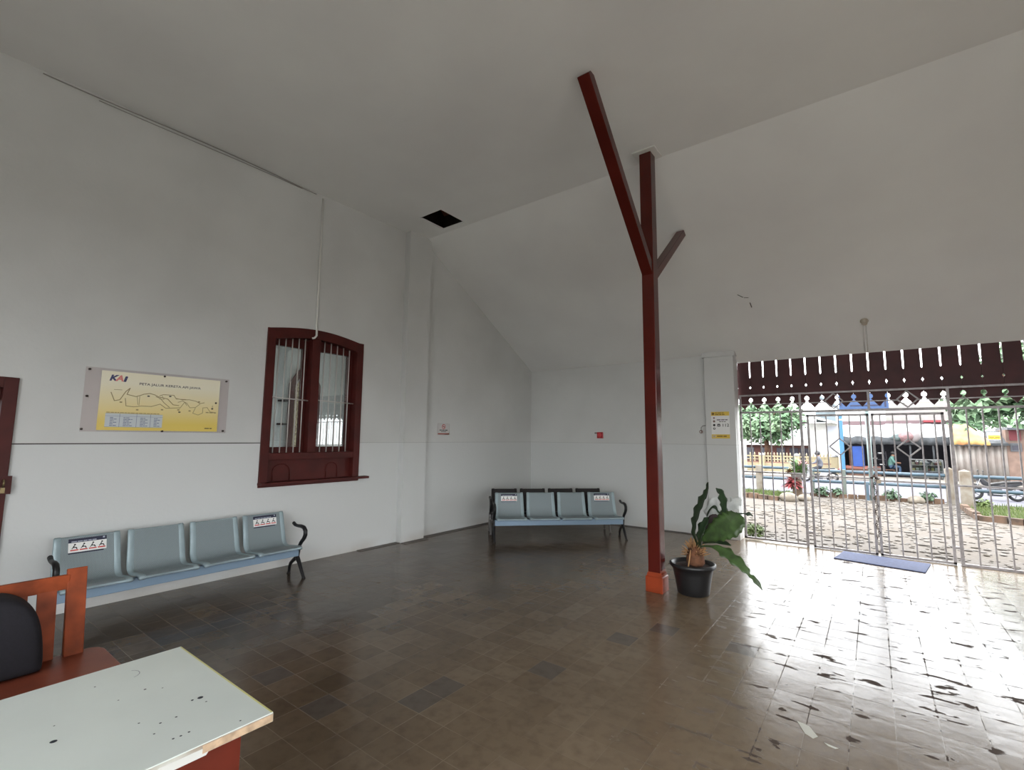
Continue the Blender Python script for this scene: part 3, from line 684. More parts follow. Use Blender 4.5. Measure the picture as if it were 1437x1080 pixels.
for i in range(90):
    t = rn.uniform(0, 2 * PI); u = rn.uniform(.15, 1.35); d = V((math.cos(t) * math.cos(u), math.sin(t) * math.cos(u), math.sin(u)))
    a = V((.02, 0, .37)) + V((d.x * .09, d.y * .09, d.z * .12)); b = a + d * rn.uniform(.03, .075) + V((0, 0, rn.uniform(.0, .02)))
    m.tube([a, (a + b) / 2 + V((rn.uniform(-.01, .01), rn.uniform(-.01, .01), .004)), b], [.006, .005, .002], M('straw_frond_tip', (196, 150, 104), .85, var=.2), 4)
m.tube([(-.01, -.12, .28), (0, -.10, .36), (.01, -.085, .45)], [.008, .007, .005], M('straw_frond_tip', (196, 150, 104)), 6)
tag(m.build('root_mass', pt), 'dry brown shield fronds')
def ribbon(name, path, hw, mat, nhint, lobes=0, amp=.25, fold=.15, mat2=None, seed=0, sub=5):
    # a leaf: width profile hw along a path, wavy lobed margin, folded along the midrib
    P = [V(p) for p in path]; rn = random.Random(seed); Q = []; Wd = []
    for i in range(len(P) - 1):
        for j in range(sub):
            t = j / sub; p0, p1, p2, p3 = P[max(i - 1, 0)], P[i], P[i + 1], P[min(i + 2, len(P) - 1)]
            Q.append(.5 * ((2 * p1) + (p2 - p0) * t + (2 * p0 - 5 * p1 + 4 * p2 - p3) * t * t + (3 * p1 - p0 - 3 * p2 + p3) * t ** 3)); Wd.append(hw[i] * (1 - t) + hw[i + 1] * t)
    Q.append(P[-1]); Wd.append(hw[-1])
    m = MB(); vs = []; N = len(Q); nh = V(nhint).normalized()
    for i in range(N):
        d = (Q[min(i + 1, N - 1)] - Q[max(i - 1, 0)]).normalized(); s = d.cross(nh).normalized(); nn = s.cross(d).normalized()
        for k in (-1, -.55, 0, .55, 1):
            wv = 1 + (amp * math.sin(lobes * 2 * PI * i / N + (1.3 if k > 0 else 0)) + rn.uniform(-amp, amp) * .35 if abs(k) == 1 and lobes else 0)
            vs.append(Q[i] + s * Wd[i] * k * wv + nn * (Wd[i] * fold * abs(k) + (.12 * Wd[i] * math.sin(lobes * 2 * PI * i / N + k) if abs(k) == 1 else 0)))
    fs = [(i * 5 + k, i * 5 + k + 1, (i + 1) * 5 + k + 1, (i + 1) * 5 + k) for i in range(N - 1) for k in range(4)]
    m.add(vs, fs, mat, True); o = m.build(name, pt)
    so_ = o.modifiers.new('Thickness', 'SOLIDIFY'); so_.thickness = .003
    return o
def L(x, y, z): return (x - 4.30, y - 5.285, z)
C = (-.3, -1, .3)
ribbon('leaf', [L(4.38, 5.26, .47), L(4.345, 5.24, .62), L(4.375, 5.22, .78), L(4.44, 5.20, .94), L(4.50, 5.18, 1.06), L(4.515, 5.18, 1.16)], [.015, .035, .058, .062, .034, .010], LEAFD, (-.75, -.75, .2), 7, .28, .35, seed=1)
ribbon('leaf', [L(4.40, 5.24, .48), L(4.41, 5.2, .60), L(4.45, 5.2, .72), L(4.50, 5.2, .80)], [.015, .035, .05, .015], LEAFD, (-.5, -.85, .2), 4, .28, .3, seed=2)
tag(ribbon('leaf', [L(4.42, 5.22, .56), L(4.52, 5.17, .635), L(4.63, 5.14, .71), L(4.72, 5.13, .77), L(4.79, 5.14, .83), L(4.82, 5.15, .865)], [.012, .070, .118, .130, .10, .03], LEAF, (-.25, -1, .15), 9, .09, .08, seed=3), 'broad bright green leaf')
ribbon('leaf', [L(4.40, 5.20, .50), L(4.55, 5.12, .535), L(4.66, 5.08, .51), L(4.76, 5.05, .46), L(4.86, 5.02, .39), L(4.90, 5.01, .345), L(4.95, 5.0, .31), L(5.005, 4.99, .235)], [.008, .014, .05, .052, .036, .014, .026, .003], LEAF, (-.1, -.8, .7), 7, .22, .2, seed=4)
ribbon('leaf', [L(4.42, 5.24, .53), L(4.52, 5.24, .56), L(4.60, 5.24, .565), L(4.70, 5.22, .55)], [.012, .03, .035, .01], LEAFD, (0, -.5, .9), 3, .2, .1, seed=5)
ribbon('leaf', [L(4.44, 5.25, .62), L(4.49, 5.25, .70), L(4.53, 5.25, .77), L(4.57, 5.25, .83)], [.03, .065, .06, .015], M('shaded_leaf_back', (62, 48, 50), .6, var=.2), (-.3, -1, .1), 3, .15, .15, seed=6)  # leaf underside in shadow; the shade is put into its colour
ribbon('leaf', [L(4.58, 5.32, .74), L(4.62, 5.33, .86), L(4.62, 5.33, .97), L(4.60, 5.33, 1.05), L(4.55, 5.33, 1.09)], [.03, .035, .045, .035, .006], LEAFD, (-.3, -1, .1), 4, .3, .15, seed=7)
tag(ribbon('leaf', [L(4.60, 5.34, .80), L(4.68, 5.34, .90), L(4.74, 5.34, .96), L(4.79, 5.34, 1.0)], [.02, .055, .065, .015], PALE, (-.3, -1, .2), 4, .3, .15, seed=8), 'pale grey underside of a leaf')
tag(ribbon('leaf', [L(4.44, 5.31, .66), L(4.50, 5.31, .78), L(4.53, 5.31, .90), L(4.55, 5.31, 1.0)], [.03, .075, .085, .02], PALE, (-.3, -1, .2), 3, .2, .15, seed=9), 'pale grey underside of a leaf')
ribbon('leaf', [L(4.46, 5.29, .80), L(4.52, 5.28, .90), L(4.58, 5.28, .87), L(4.63, 5.29, .80)], [.01, .02, .02, .006], LEAFD, (-.2, -.5, .9), 3, .3, .2, seed=10)
ribbon('leaf', [L(4.74, 5.30, .85), L(4.82, 5.30, .86), L(4.86, 5.30, .86), L(4.90, 5.30, .845)], [.008, .006, .018, .004], LEAFD, (-.2, -.9, .3), 2, .4, .2, seed=11)

# ================================================================== MAT, PAPER
mt_ = MB(); MATC = M('blue_grey_rubber_mat', (84, 94, 128), .8, var=.12, scale=40, bump=.15)
mt_.box((-.475, -.29, 0), (.475, .29, .012), MATC)
o = mt_.build('door_mat', bevel=.003); o.location = (5.885, 8.19, 0.0005); o.rotation_euler = (0, 0, math.radians(-9)); tag(o, 'blue-grey door mat on the floor in front of the gate', 'mat')
m = MB(); m.prism([(-.06, .06), (.0, .045), (.05, -.04), (.03, -.075), (-.01, -.05)], (0, 0, 0), (1, 0, 0), (0, 1, 0), (0, 0, .0012), M('white_paper', (214, 214, 204), .8))
o = m.build('paper_scrap'); o.location = (5.51, 3.26, .0004); tag(o, 'larger pale paper scrap lying on the wet floor', 'paper scrap', 'paper scraps on the floor')
m = MB(); m.prism([(-.03, .012), (.035, .0), (.02, -.014), (-.01, -.01)], (0, 0, 0), (1, 0, 0), (0, 1, 0), (0, 0, .0012), M('white_paper', (214, 214, 204), .8))
o = m.build('paper_scrap'); o.location = (5.62, 3.17, .0004); tag(o, 'smaller pale paper sliver to the right of the larger scrap', 'paper scrap', 'paper scraps on the floor')

# ================================================================== GATE
gt = thing('steel_gate', 'grey steel bar gate with two leaves and diamond ornaments across the entrance', 'gate', (4.15, 8.6, 0))
GX, GY = 4.15, 8.6
def gb(mb, x0, z0, x1, z1, w=.02, d=None): mb.bar((x0 - GX, 0, z0), (x1 - GX, 0, z1), w, d or w, STEEL, up=(0, 1, 0))
def vbars(par, xs, z0, z1, w=.016):
    for x in xs:
        m = MB(); gb(m, x, z0, x, z1, w); m.build('bar', par)
def diamond(par, x, z, a, b, w=.018):
    m = MB()
    for p, q in (((x - a, z), (x, z + b)), ((x, z + b), (x + a, z)), ((x + a, z), (x, z - b)), ((x, z - b), (x - a, z))): gb(m, *p, *q, w)
    m.build('diamond', par)
def panel(name, x0, x1, z0, z1, zm, xs, fw=.03, dia=None):
    m = MB(); h = fw / 2
    gb(m, x0 + h, z0, x0 + h, z1, fw); gb(m, x1 - h, z0, x1 - h, z1, fw); gb(m, x0, z0 + h, x1, z0 + h, fw); gb(m, x0, z1 - h, x1, z1 - h, fw); gb(m, x0, zm, x1, zm, .022)
    o = m.build(name, gt)
    for x in xs:
        if dia and abs(x - dia) < .01: vbars(o, [x], z0, 1.505 - .12); vbars(o, [x], 1.505 + .12, z1)
        else: vbars(o, [x], z0, z1)
    if dia: diamond(o, dia, 1.505, .128, .122)
    return o
panel('fixed_panel', 4.15, 5.035, .018, 2.055, 1.08, [4.305, 4.447, 4.592, 4.74, 4.893])
panel('gate_leaf', 5.095, 5.862, .005, 1.988, 1.06, [5.20, 5.346, 5.497, 5.63, 5.765], dia=5.497)
panel('gate_leaf', 5.888, 6.672, .005, 1.988, 1.035, [5.99, 6.133, 6.284, 6.43, 6.575], dia=6.284)
panel('fixed_panel', 6.715, 8.40, .0, 2.055, 1.02, [6.895, 7.049, 7.199, 7.351] + [7.503 + .151 * i for i in range(6)])
m = MB(); gb(m, 4.15, 2.32, 8.40, 2.32, .026); gb(m, 4.15, 2.17, 5.37, 2.17, .016); gb(m, 5.56, 2.17, 6.2, 2.17, .016); gb(m, 6.42, 2.17, 8.4, 2.17, .016); gb(m, 5.0, 2.04, 6.75, 2.04, .034)
for x in (4.165, 5.02, 5.875, 6.73, 8.385): gb(m, x, 2.03, x, 2.33, .03)
for x in (5.02, 6.73): gb(m, x, 0, x, 2.06, .036)
for x0, x1 in ((5.02, 5.11), (6.65, 6.73)):
    for z in (1.86, .22): gb(m, x0, z, x1, z, .028)
tr = m.build('transom_frame', gt)
diamond(tr, 5.455, 2.185, .115, .115); diamond(tr, 6.31, 2.18, .115, .115)
RUST = M('rusty_chain', (92, 70, 62), .7, .5, var=.3, scale=40)
m = MB(); rn = random.Random(6)
for i in range(34):
    z = 1.10 - i * .026; x = 5.876 - GX + .012 * math.sin(i * .9); a = (i % 2) * PI / 2
    m.tube([(x + .011 * math.cos(a) * math.cos(t), -.03 + .011 * math.sin(a) * math.cos(t), z + .019 * math.sin(t)) for t in [j * PI / 4 for j in range(8)]], .004, RUST, 5, True)
m.tube([(5.86 - GX, -.02, 1.06), (5.83 - GX, -.03, 1.07), (5.876 - GX, -.035, 1.09), (5.93 - GX, -.03, 1.06), (5.90 - GX, -.02, 1.03)], .009, RUST, 6)
m.build('chain', gt)
m = MB(); m.box((5.90 - GX, -.05, 1.0), (5.95 - GX, -.025, 1.05), M('dull_padlock', (140, 126, 108), .4, .6)); m.tube([(5.91 - GX, -.037, 1.05), (5.91 - GX, -.037, 1.075), (5.925 - GX, -.037, 1.085), (5.94 - GX, -.037, 1.075), (5.94 - GX, -.037, 1.05)], .004, STEEL, 6); m.build('padlock', gt)
m = MB(); m.box((5.80 - GX, -.028, 1.19), (5.96 - GX, -.018, 1.215), STEEL); m.build('bolt', gt)

# ================================================================== PIERCED EAVE BOARDS ABOVE THE GATE
fb = thing('pierced_eave_boards', 'maroon wooden eave boards with pierced pointed ends above the gate', 'eave boards', (4.10, 8.768, 0))
w = .1
half = [(w - .015, 3.25), (w - .009, 2.64), (w - .001, 2.625), (w - .001, 2.485), (w - .010, 2.474), (w - .014, 2.463), (w - .009, 2.452), (w - .001, 2.445), (w - .001, 2.29), (w - .018, 2.282), (w - .031, 2.26), (w - .03, 2.238), (w - .016, 2.222), (w - .006, 2.213), (w - .03, 2.185), (0, 2.10)]
poly = half + [(-x, z) for x, z in reversed(half[:-1])]
b0 = None
for i in range(22):
    x = 4.197 + .2004 * i - 4.10
    if b0 is None:
        m = MB(); m.prism(poly, (0, -.011, 0), (1, 0, 0), (0, 0, 1), (0, .022, 0), FASC); b0 = m.build('board', fb); o = b0
    else: o = b0.copy(); col.objects.link(o); o.parent = fb
    o.location = (x, 0, 0)
m = MB(); m.box((0, .012, 2.50), (4.42, .05, 2.63), FASC); m.build('batten', fb)
m = MB(); m.box((0, .012, 2.31), (4.42, .05, 2.43), FASC); m.build('batten', fb)
# ================================================================== OUTSIDE
GZ = -.05
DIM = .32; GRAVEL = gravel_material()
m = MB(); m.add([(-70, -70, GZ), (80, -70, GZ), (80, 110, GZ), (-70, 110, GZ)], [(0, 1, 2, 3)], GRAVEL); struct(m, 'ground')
m = MB(); m.box((-12, -14, GZ - .1), (22, Y0 - .2, GZ + .03), M('pale_bounce_concrete', (226, 222, 214), .8, var=.06, scale=2)); struct(m, 'platform')  # unseen pale slab, added to bounce light up to the ceiling
m = MB(); m.box((XR + .25, -3, GZ - .1), (22, 8.6, GZ + .03), MATS['pale_bounce_concrete']); struct(m, 'side_bounce_ground')  # unseen pale ground, added to bounce light through the right opening
ROADM = M('light_wet_asphalt', (160, 158, 173), .95, var=.1, scale=2, bump=.1)
m = MB(); m.box((-60, 17.5, GZ - .1), (70, 24.3, GZ + .02), ROADM); struct(m, 'road')
PAVE = M('pale_pavement', (206, 196, 184), .8, var=.15, scale=3)
m = MB(); m.box((-60, 24.3, GZ - .1), (70, 27.0, GZ + .08), PAVE); struct(m, 'pavement')
KERB = M('mossy_brick_kerb', (160, 126, 100), .85, var=.35, scale=6)
def kerb(name, pts):
    m = MB(); rn = random.Random(1)
    for a, b in zip(pts[:-1], pts[1:]):
        a, b = V(a), V(b); n = max(1, int((b - a).length / .22))
        for i in range(n):
            p = a.lerp(b, (i + .06) / n); q = a.lerp(b, (i + .94) / n); h = rn.uniform(.10, .15)
            m.bar((p.x, p.y, GZ + h / 2), (q.x, q.y, GZ + h / 2), .12, h, KERB)
    return struct(m, name)
kerb('kerb_left', [(-2, 15.6), (2.7, 15.25), (3.75, 14.95)]); kerb('kerb_right', [(7.55, 16.2), (7.58, 14.1), (8.2, 13.85), (12, 13.4)])
kerb('kerb_road', [(4.3, 16.75), (7.3, 17.0)])

def scatter(name, n, xy, z, s, mat, seed):
    rn = random.Random(seed); m = MB()
    for i in range(n):
        x, y = xy(rn); r = rn.uniform(*s); m.blob((x, y, z + r * .2), (r * rn.uniform(.8, 1.5), r * rn.uniform(.8, 1.4), r * rn.uniform(.22, .45)), mat, 7, 4, .12, rn)
    o = m.build(name, merge=False); o['kind'] = 'stuff'; return o
def yard(rn):
    while True:
        y = 8.9 + 8 * rn.random() ** 1.2; x = rn.uniform(3.2, 9.5) if y < 14 else rn.uniform(4.2, 7.5)
        if not (x > 7.5 and y > 13.8): return x, y
o = scatter('gravel', 1500, yard, GZ, (.02, .055), M('pale_gravel_stone', (186, 179, 172), .85, var=.25, scale=3, c2=(152, 140, 126)), 11)
tag(o, 'loose pale stones strewn over the yard outside the gate', 'gravel')
GRS = M('yellow_green_grass', (150, 168, 84), .7, var=.3, scale=4, c2=(110, 140, 66))
def grass(name, lab, n, xy, h, seed):
    rn = random.Random(seed); m = MB()
    for i in range(n):
        x, y = xy(rn); t = rn.uniform(0, 2 * PI); hh = rn.uniform(*h); dx, dy = math.cos(t) * .012, math.sin(t) * .012; l = rn.uniform(-.05, .05)
        m.add([(x - dx, y - dy, GZ), (x + dx, y + dy, GZ), (x + l, y + l * .5, GZ + hh)], [(0, 1, 2)], GRS)
    o = m.build(name, merge=False); tag(o, lab, 'grass', kind='stuff'); return o
grass('grass', 'grass strip behind the low kerb at the left of the yard', 4200, lambda r: (r.uniform(1.0, 3.9), r.uniform(15.15, 17.2)), (.05, .14), 21)
grass('grass', 'grass patch at the right of the yard by the parked motorcycle', 4200, lambda r: (r.uniform(7.65, 11), r.uniform(14.05, 17.2)), (.05, .15), 22)
SOILG = M('mossy_soil', (134, 140, 80), .95, var=.3, scale=3)
m = MB(); m.box((-3, 15.3, GZ - .05), (3.8, 17.4, GZ + .02), SOILG); m.box((7.6, 14.1, GZ - .05), (13, 17.45, GZ + .02), SOILG); struct(m, 'ground_verge')

# leafy plants ---------------------------------------------------------------
G1 = M('light_tree_leaf', (186, 222, 172), .55, var=.2, scale=1.5, c2=(130, 184, 130)); G2 = M('bush_leaf', (150, 178, 90), .55, var=.25, scale=6)
TRK = M('brown_trunk_bark', (136, 92, 66), .9, var=.3, scale=8)
def leaves(m, c, r, n, sz, mat, rn, shell=.55, lo=-1.0):
    c = V(c)
    for i in range(n):
        while True:
            d = V((rn.gauss(0, 1), rn.gauss(0, 1), rn.gauss(0, 1))).normalized()
            if d.z > lo: break
        k = rn.uniform(shell, 1.0); p = c + V((d.x * r[0], d.y * r[1], d.z * r[2])) * k
        a = V((rn.gauss(0, 1), rn.gauss(0, 1), rn.gauss(0, .5))).normalized(); u = (d + V((0, 0, .7)) + V((rn.gauss(0, .5), rn.gauss(0, .5), rn.gauss(0, .5)))).normalized(); b = u.cross(a).normalized(); a = b.cross(u)
        s = sz * rn.uniform(.6, 1.2)
        m.add([p - a * s, p + b * s * .45 + u * s * .12, p + a * s, p - b * s * .45 + u * s * .12], [(0, 1, 2, 3)], mat)
def tree(label, x, y, zc, r, trunk_r, seed, n=3800, sz=.16, clumps=26):
    t = thing('roadside_tree', label, 'tree', (x, y, GZ), 0, 'roadside trees'); rn = random.Random(seed)
    m = MB(); zc -= GZ
    for i in range(clumps):
        d = V((rn.gauss(0, 1), rn.gauss(0, 1), rn.gauss(0, .8))).normalized() * rn.uniform(.2, .78)
        q = rn.uniform(.28, .42); leaves(m, (d.x * r[0], d.y * r[1], zc + d.z * r[2]), (r[0] * q, r[1] * q, r[2] * q), n // clumps, sz, G1, rn, .3)
    tag(m.build('crown', t, merge=False)); m = MB(); m.tube([(0, 0, 0), (.03, 0, zc * .45), (-.02, .02, zc * .8), (.02, 0, zc + r[2] * .3)], [trunk_r * 1.25, trunk_r, trunk_r * .85, trunk_r * .4], TRK, 10)
    for a in (0, 1.3, 2.7, 4.0, 5.2): m.tube([(0, 0, zc * .62), (math.cos(a) * r[0] * .35, math.sin(a) * r[1] * .35, zc * .9), (math.cos(a) * r[0] * .6, math.sin(a) * r[1] * .6, zc + r[2] * .25)], [trunk_r * .5, trunk_r * .35, .02], TRK, 6)
    m.build('trunk', t); return t
tree('green tree with a brown trunk behind the yellow fence', .95, 31, 2.72, (2.3, 1.9, 1.5), .13, 31, 9000, .17, 60)
tree('big green tree over the yellow tarpaulin and tin wall', 10.3, 22.3, 3.40, (2.6, 1.8, 1.65), .16, 32, 9000, .17, 56)
tree('pale tree behind the snack stall, partly hidden by its roof', 9.6, 36, 3.0, (2.4, 2, 1.7), .15, 33, 1800, .2)
def weed(name, label, c, r, n, sz, mat, seed, group=None):
    t = thing(name, label, 'weed', c, 0, group); rn = random.Random(seed); m = MB(); leaves(m, (0, 0, r[2] * .9), r, n, sz, mat, rn, .2, -.6); m.build('foliage', t, merge=False)
    m = MB()
    for i in range(6): m.tube([(0, 0, 0), (rn.uniform(-.5, .5) * r[0], rn.uniform(-.5, .5) * r[1], r[2] * rn.uniform(.9, 1.6))], [.008, .004], G2, 5)
    m.build('stem', t)
weed('weed_clump', 'yellow-green weed clump just outside the gate beside the pilaster', (4.16, 9.15, GZ), (.20, .14, .12), 420, .045, G2, 41)
G3 = M('grey_green_weed_leaf', (122, 160, 118), .6, var=.2, scale=7)
weed('leafy_weed', 'leafy roadside weed nearest the motorcycle rider', (4.62, 16.75, GZ), (.2, .15, .17), 110, .08, G3, 42, 'roadside weeds')
weed('leafy_weed', 'leafy roadside weed between the scooter rider and the slim railing post', (4.98, 16.85, GZ), (.18, .15, .15), 100, .08, G3, 43, 'roadside weeds')
weed('leafy_weed', 'leafy roadside weed right of the aqua sign pole', (6.2, 16.9, GZ), (.2, .15, .18), 110, .08, G3, 44, 'roadside weeds')
weed('leafy_weed', 'leafy roadside weed beside the white stone left of the gate pillar', (6.95, 16.95, GZ), (.2, .15, .17), 110, .08, G3, 45, 'roadside weeds')
weed('leafy_weed', 'small weed at the foot of the concrete pillar by the parked motorcycle', (7.98, 16.5, GZ), (.18, .14, .14), 110, .06, G2, 46, 'roadside weeds')
STN = M('pale_boulder', (204, 190, 170), .85, var=.2, scale=8, bump=.3)
for i, (x, y, r, lab) in enumerate(((3.98, 15.02, .19, 'pale boulder at the end of the left kerb'), (4.33, 15.3, .15, 'tan boulder at the foot of the flower planter'), (6.72, 16.75, .16, 'whitish stone among the weeds by the road, left of the gate pillar'))):
    m = MB(); m.blob((0, 0, r * .5), (r * 1.2, r, r * .75), STN, 14, 9, .06, random.Random(50 + i)); o = m.build('boulder'); o.location = (x, y, GZ); tag(o, lab, 'boulder', 'stones in the yard')

# pipe railings ----------------------------------------------------------------
RAIL = M('blue_grey_rail_paint', (112, 142, 162), .45, .1, var=.12); CONC = M('weathered_concrete', (206, 198, 184), .85, var=.25, scale=5, c2=(168, 150, 128))
def railing(label, a, b, posts, z0=.40, z1=.725, r=.045, pm=None):
    t = thing('pipe_railing', label, 'railing', (a[0], a[1], GZ), 0, 'blue pipe railings by the road')
    for z in (z0, z1):
        m = MB(); m.tube([(0, 0, z - GZ), (b[0] - a[0], b[1] - a[1], z - GZ)], r, RAIL, 10); m.build('rail', t)
    for k, w_ in posts:
        x, y = (b[0] - a[0]) * k, (b[1] - a[1]) * k; m = MB(); m.box((x - w_, y - w_, 0), (x + w_, y + w_, z1 - GZ + .06), pm or CONC); m.build('railing_post', t, bevel=.01)
railing('blue pipe railing along the road behind the left grass strip', (-1.5, 17.35), (3.75, 17.15), [(.84, .09), (.3, .09)])
railing('blue pipe railing along the road in the middle, behind the weeds', (4.35, 16.85), (7.35, 17.05), [(.27, .05), (.02, .03)], z0=.40, z1=.70, pm=M('grey_green_post_paint', (150, 160, 150), .6))
railing('blue pipe railing in front of the parked motorcycle', (7.75, 17.0), (12.5, 17.1), [(.98, .08)], z0=.35, z1=.70)
for x, y, w_, h, lab in ((7.44, 17.1, .085, .92, 'white concrete pillar at the end of the middle railing'), (7.68, 16.5, .105, .90, 'weathered concrete pillar in front of the parked motorcycle')):
    m = MB(); m.box((-w_, -w_, 0), (w_, w_, h), CONC); m.add([(-w_, -w_, h), (w_, -w_, h), (w_, w_, h), (-w_, w_, h), (0, 0, h + .05)], [(0, 1, 4), (1, 2, 4), (2, 3, 4), (3, 0, 4)], CONC)
    o = m.build('gate_pillar', bevel=.01); o.location = (x, y, GZ); tag(o, lab, 'pillar', 'pillars at the yard entrance')

# sign on a pole ---------------------------------------------------------------
sb = thing('roadside_signboard', 'blue signboard on a pale aqua pole beside the road', 'signboard', (5.80, 16.5, GZ)); AQ = M('aqua_pole_paint', (186, 216, 214), .45)
m = MB(); m.tube([(0, 0, 0), (0, 0, 2.86)], .055, AQ, 14); m.build('pole', sb); m = MB(); m.box((-.14, -.03, 0), (-.07, .04, .46), RAIL); m.build('pole_stay', sb)
SBL = M('blue_sign_paint', (82, 122, 184), .5); m = MB(); m.box((-.62, -.10, 2.49), (.49, -.06, 2.95), SBL); m.box((-.36, -.106, 2.60), (.34, -.10, 2.635), NAVY); m.box((.40, -.106, 2.57), (.44, -.10, 2.74), NAVY); m.box((-.60, -.106, 2.62), (-.56, -.10, 2.70), NAVY); m.build('sign_panel', sb, bevel=.005)

# flower planter ---------------------------------------------------------------
fp = thing('flower_planter', 'stone planter with red and green spiky plants at the end of the left railing', 'planter', (4.06, 16.1, GZ))
m = MB(); m.box((-.10, -.12, 0), (.13, .12, .52), M('brown_stone_pedestal', (170, 142, 116), .85, var=.25, scale=7)); m.build('pedestal', fp, bevel=.02)
m = MB(); m.lathe([(.08, 0), (.12, .02), (.15, .16), (.17, .2), (.15, .2), (.12, .14), (0, .13)], (.0, 0, .52), M('grey_pot_clay', (180, 176, 172), .8), 20); m.build('pot', fp)
def spiky(name, c, n, Lr, mat, up, seed, w=.02):
    rn = random.Random(seed); m = MB(); c = V(c)
    for i in range(n):
        t = rn.uniform(0, 2 * PI); L_ = rn.uniform(*Lr); d = V((math.cos(t), math.sin(t), 0)); k = rn.uniform(*up); s = V((-d.y, d.x, 0)) * w
        p1 = c + d * L_ * .5 * (1 - k * .4) + V((0, 0, L_ * .55 * k)); p2 = c + d * L_ * (1 - k * .4) + V((0, 0, L_ * (.75 * k - .12)))
        m.add([c - s * .6, c + s * .6, p1 + s, p1 - s, p2], [(0, 1, 2, 3), (3, 2, 4)], mat)
    return m.build(name, fp, merge=False)
spiky('green_leaves', (.08, 0, .62), 170, (.3, .68), M('bright_spiky_leaf', (150, 206, 116), .5, var=.3, scale=9), (.4, 1.3), 61, .032)
spiky('red_leaves', (-.10, -.08, .46), 150, (.18, .38), M('red_bromeliad', (226, 120, 124), .5, var=.3, scale=9, c2=(190, 84, 84)), (-.9, .8), 62, .045)
spiky('red_flowers', (.18, .05, .76), 110, (.22, .46), M('pink_bract', (232, 168, 168), .5, var=.2, scale=9), (.1, 1.3), 63)
spiky('orange_leaves', (-.14, -.06, .66), 120, (.16, .36), M('orange_bract', (228, 160, 112), .5, var=.3, scale=9, c2=(180, 172, 100)), (.1, .9), 64)

# yellow fence, house, white building ------------------------------------------
YEL = M('cream_yellow_fence_paint', (255, 236, 190), .6, var=.08, scale=2); BRK = M('pink_brick', (214, 160, 140), .8, var=.15, scale=8)
yf = thing('ornate_fence', 'cream-yellow ornamental fence with spikes across the road', 'fence', (1.0, 28.5, .03))
DOME = M('grey_post_cap', (206, 206, 208), .7)
pill = [-2.1, .12, 1.72, 3.32]
for x in pill:
    m = MB(); m.box((x - .14, -.14, -.08), (x + .14, .14, .74), YEL); m.build('fence_post', yf, bevel=.01)
    m = MB(); m.lathe([(.16, 0), (.16, .03), (.13, .08), (.07, .13), (0, .15)], (x, 0, .74), DOME, 16); m.build('post_cap', yf)
for a, b in zip(pill[:-1], pill[1:]):
    m = MB(); a += .14; b -= .14; n = 9; w_ = (b - a) / n
    m.box((a, -.07, -.08), (b, .07, .36), YEL); m.box((a, -.05, .36), (b, .05, .42), BRK); m.box((a, -.04, .52), (b, .04, .56), YEL); m.box((a, -.05, .68), (b, .05, .74), YEL)
    for i in range(n + 1):
        x = a + i * w_; m.box((x - .03, -.03, .40), (x + .03, .03, .74), YEL)
        if i < n:
            xc = x + w_ / 2; m.tube([(xc + w_ * .42 * math.cos(t), 0, .60 + .09 * math.sin(t)) for t in [j * PI / 6 for j in range(7)]], .022, YEL, 6)
        m.lathe([(.035, 0), (.02, .05), (.04, .09), (.0, .18)], (x, 0, .74), YEL, 8)
    m.build('fence_panel', yf)
wg = thing('white_gate_post', 'white post and pale yellow wall at the left end of the yellow fence', 'gate post', (.45, 27, .03))
m = MB(); m.box((-.9, -.12, -.08), (.2, .12, 1.33), M('white_lime', (238, 236, 230), .8)); m.build('post', wg); m = MB(); m.box((-.85, -.13, .10), (.22, -.12, .55), YEL); m.build('yellow_panel', wg)
TERR = M('terracotta_house_paint', (150, 92, 84), .8, var=.2, scale=2); DKWIN = M('dark_window_glass', (84, 82, 104), .25); DIM = .8; WHR = M('white_house_paint', (232, 232, 230), .8, var=.04); WALLB = M('blue_grey_wall', (196, 200, 212), .8); DIM = .32
hs = thing('low_house', 'low terracotta house with a white fascia behind the yellow fence', 'house', (.0, 36, GZ))
m = MB(); m.box((-5, 0, 0), (2.7, 6, 1.30), TERR); m.build('wall', hs)
m = MB(); m.box((-5.2, -.5, 1.30), (2.9, 6, 1.72), WHR); m.build('fascia', hs)
m = MB(); m.prism([(-.5, 1.72), (6, 1.72), (6, 2.6)], (-5.2, 0, 0), (0, 1, 0), (0, 0, 1), (8.1, 0, 0), M('grey_zinc_roof', (188, 196, 202), .5, var=.1)); m.build('roof', hs)
for x in (-1.1, -.2, .75, 1.5, 2.05):
    m = MB(); m.box((x, -.03, .35), (x + .5, .0, 1.12), DKWIN); m.build('window', hs)
wb = thing('white_building', 'white building with a pale blue pitched roof behind the motorcycle rider', 'building', (3.6, 33, GZ))
m = MB(); m.box((-.72, 0, 0), (.72, 2.4, 2.65), WHR); m.box((.2, -.02, .0), (.72, 0, 2.45), WALLB); m.build('wall', wb)
BRF = M('pale_blue_metal_roof', (184, 204, 214), .45, var=.08, scale=3); GRF = M('grey_roof_edge', (140, 144, 152), .6)
m = MB(); m.prism([(-.9, 4.75), (.85, 3.42), (.85, 3.55), (-.9, 4.95)], (0, -.6, 0), (1, 0, 0), (0, 0, 1), (0, 3.2, 0), BRF); m.build('roof', wb); m = MB(); m.prism([(-.95, 4.66), (.9, 3.30), (.9, 3.42), (-.95, 4.80)], (0, -.65, 0), (1, 0, 0), (0, 0, 1), (0, .1, 0), GRF); m.build('roof_edge', wb)
m = MB(); m.prism([(-.9, 3.05), (.75, 2.55), (.75, 2.66), (-.9, 3.2)], (0, -.9, 0), (1, 0, 0), (0, 0, 1), (0, 1.2, 0), WHR); m.box((-.3, -.05, 2.66), (.68, 0, 3.3), BRF); m.build('awning', wb)
m = MB(); m.box((-.8, -.9, 0), (.72, -.7, .72), YEL); m.build('low_wall', wb)

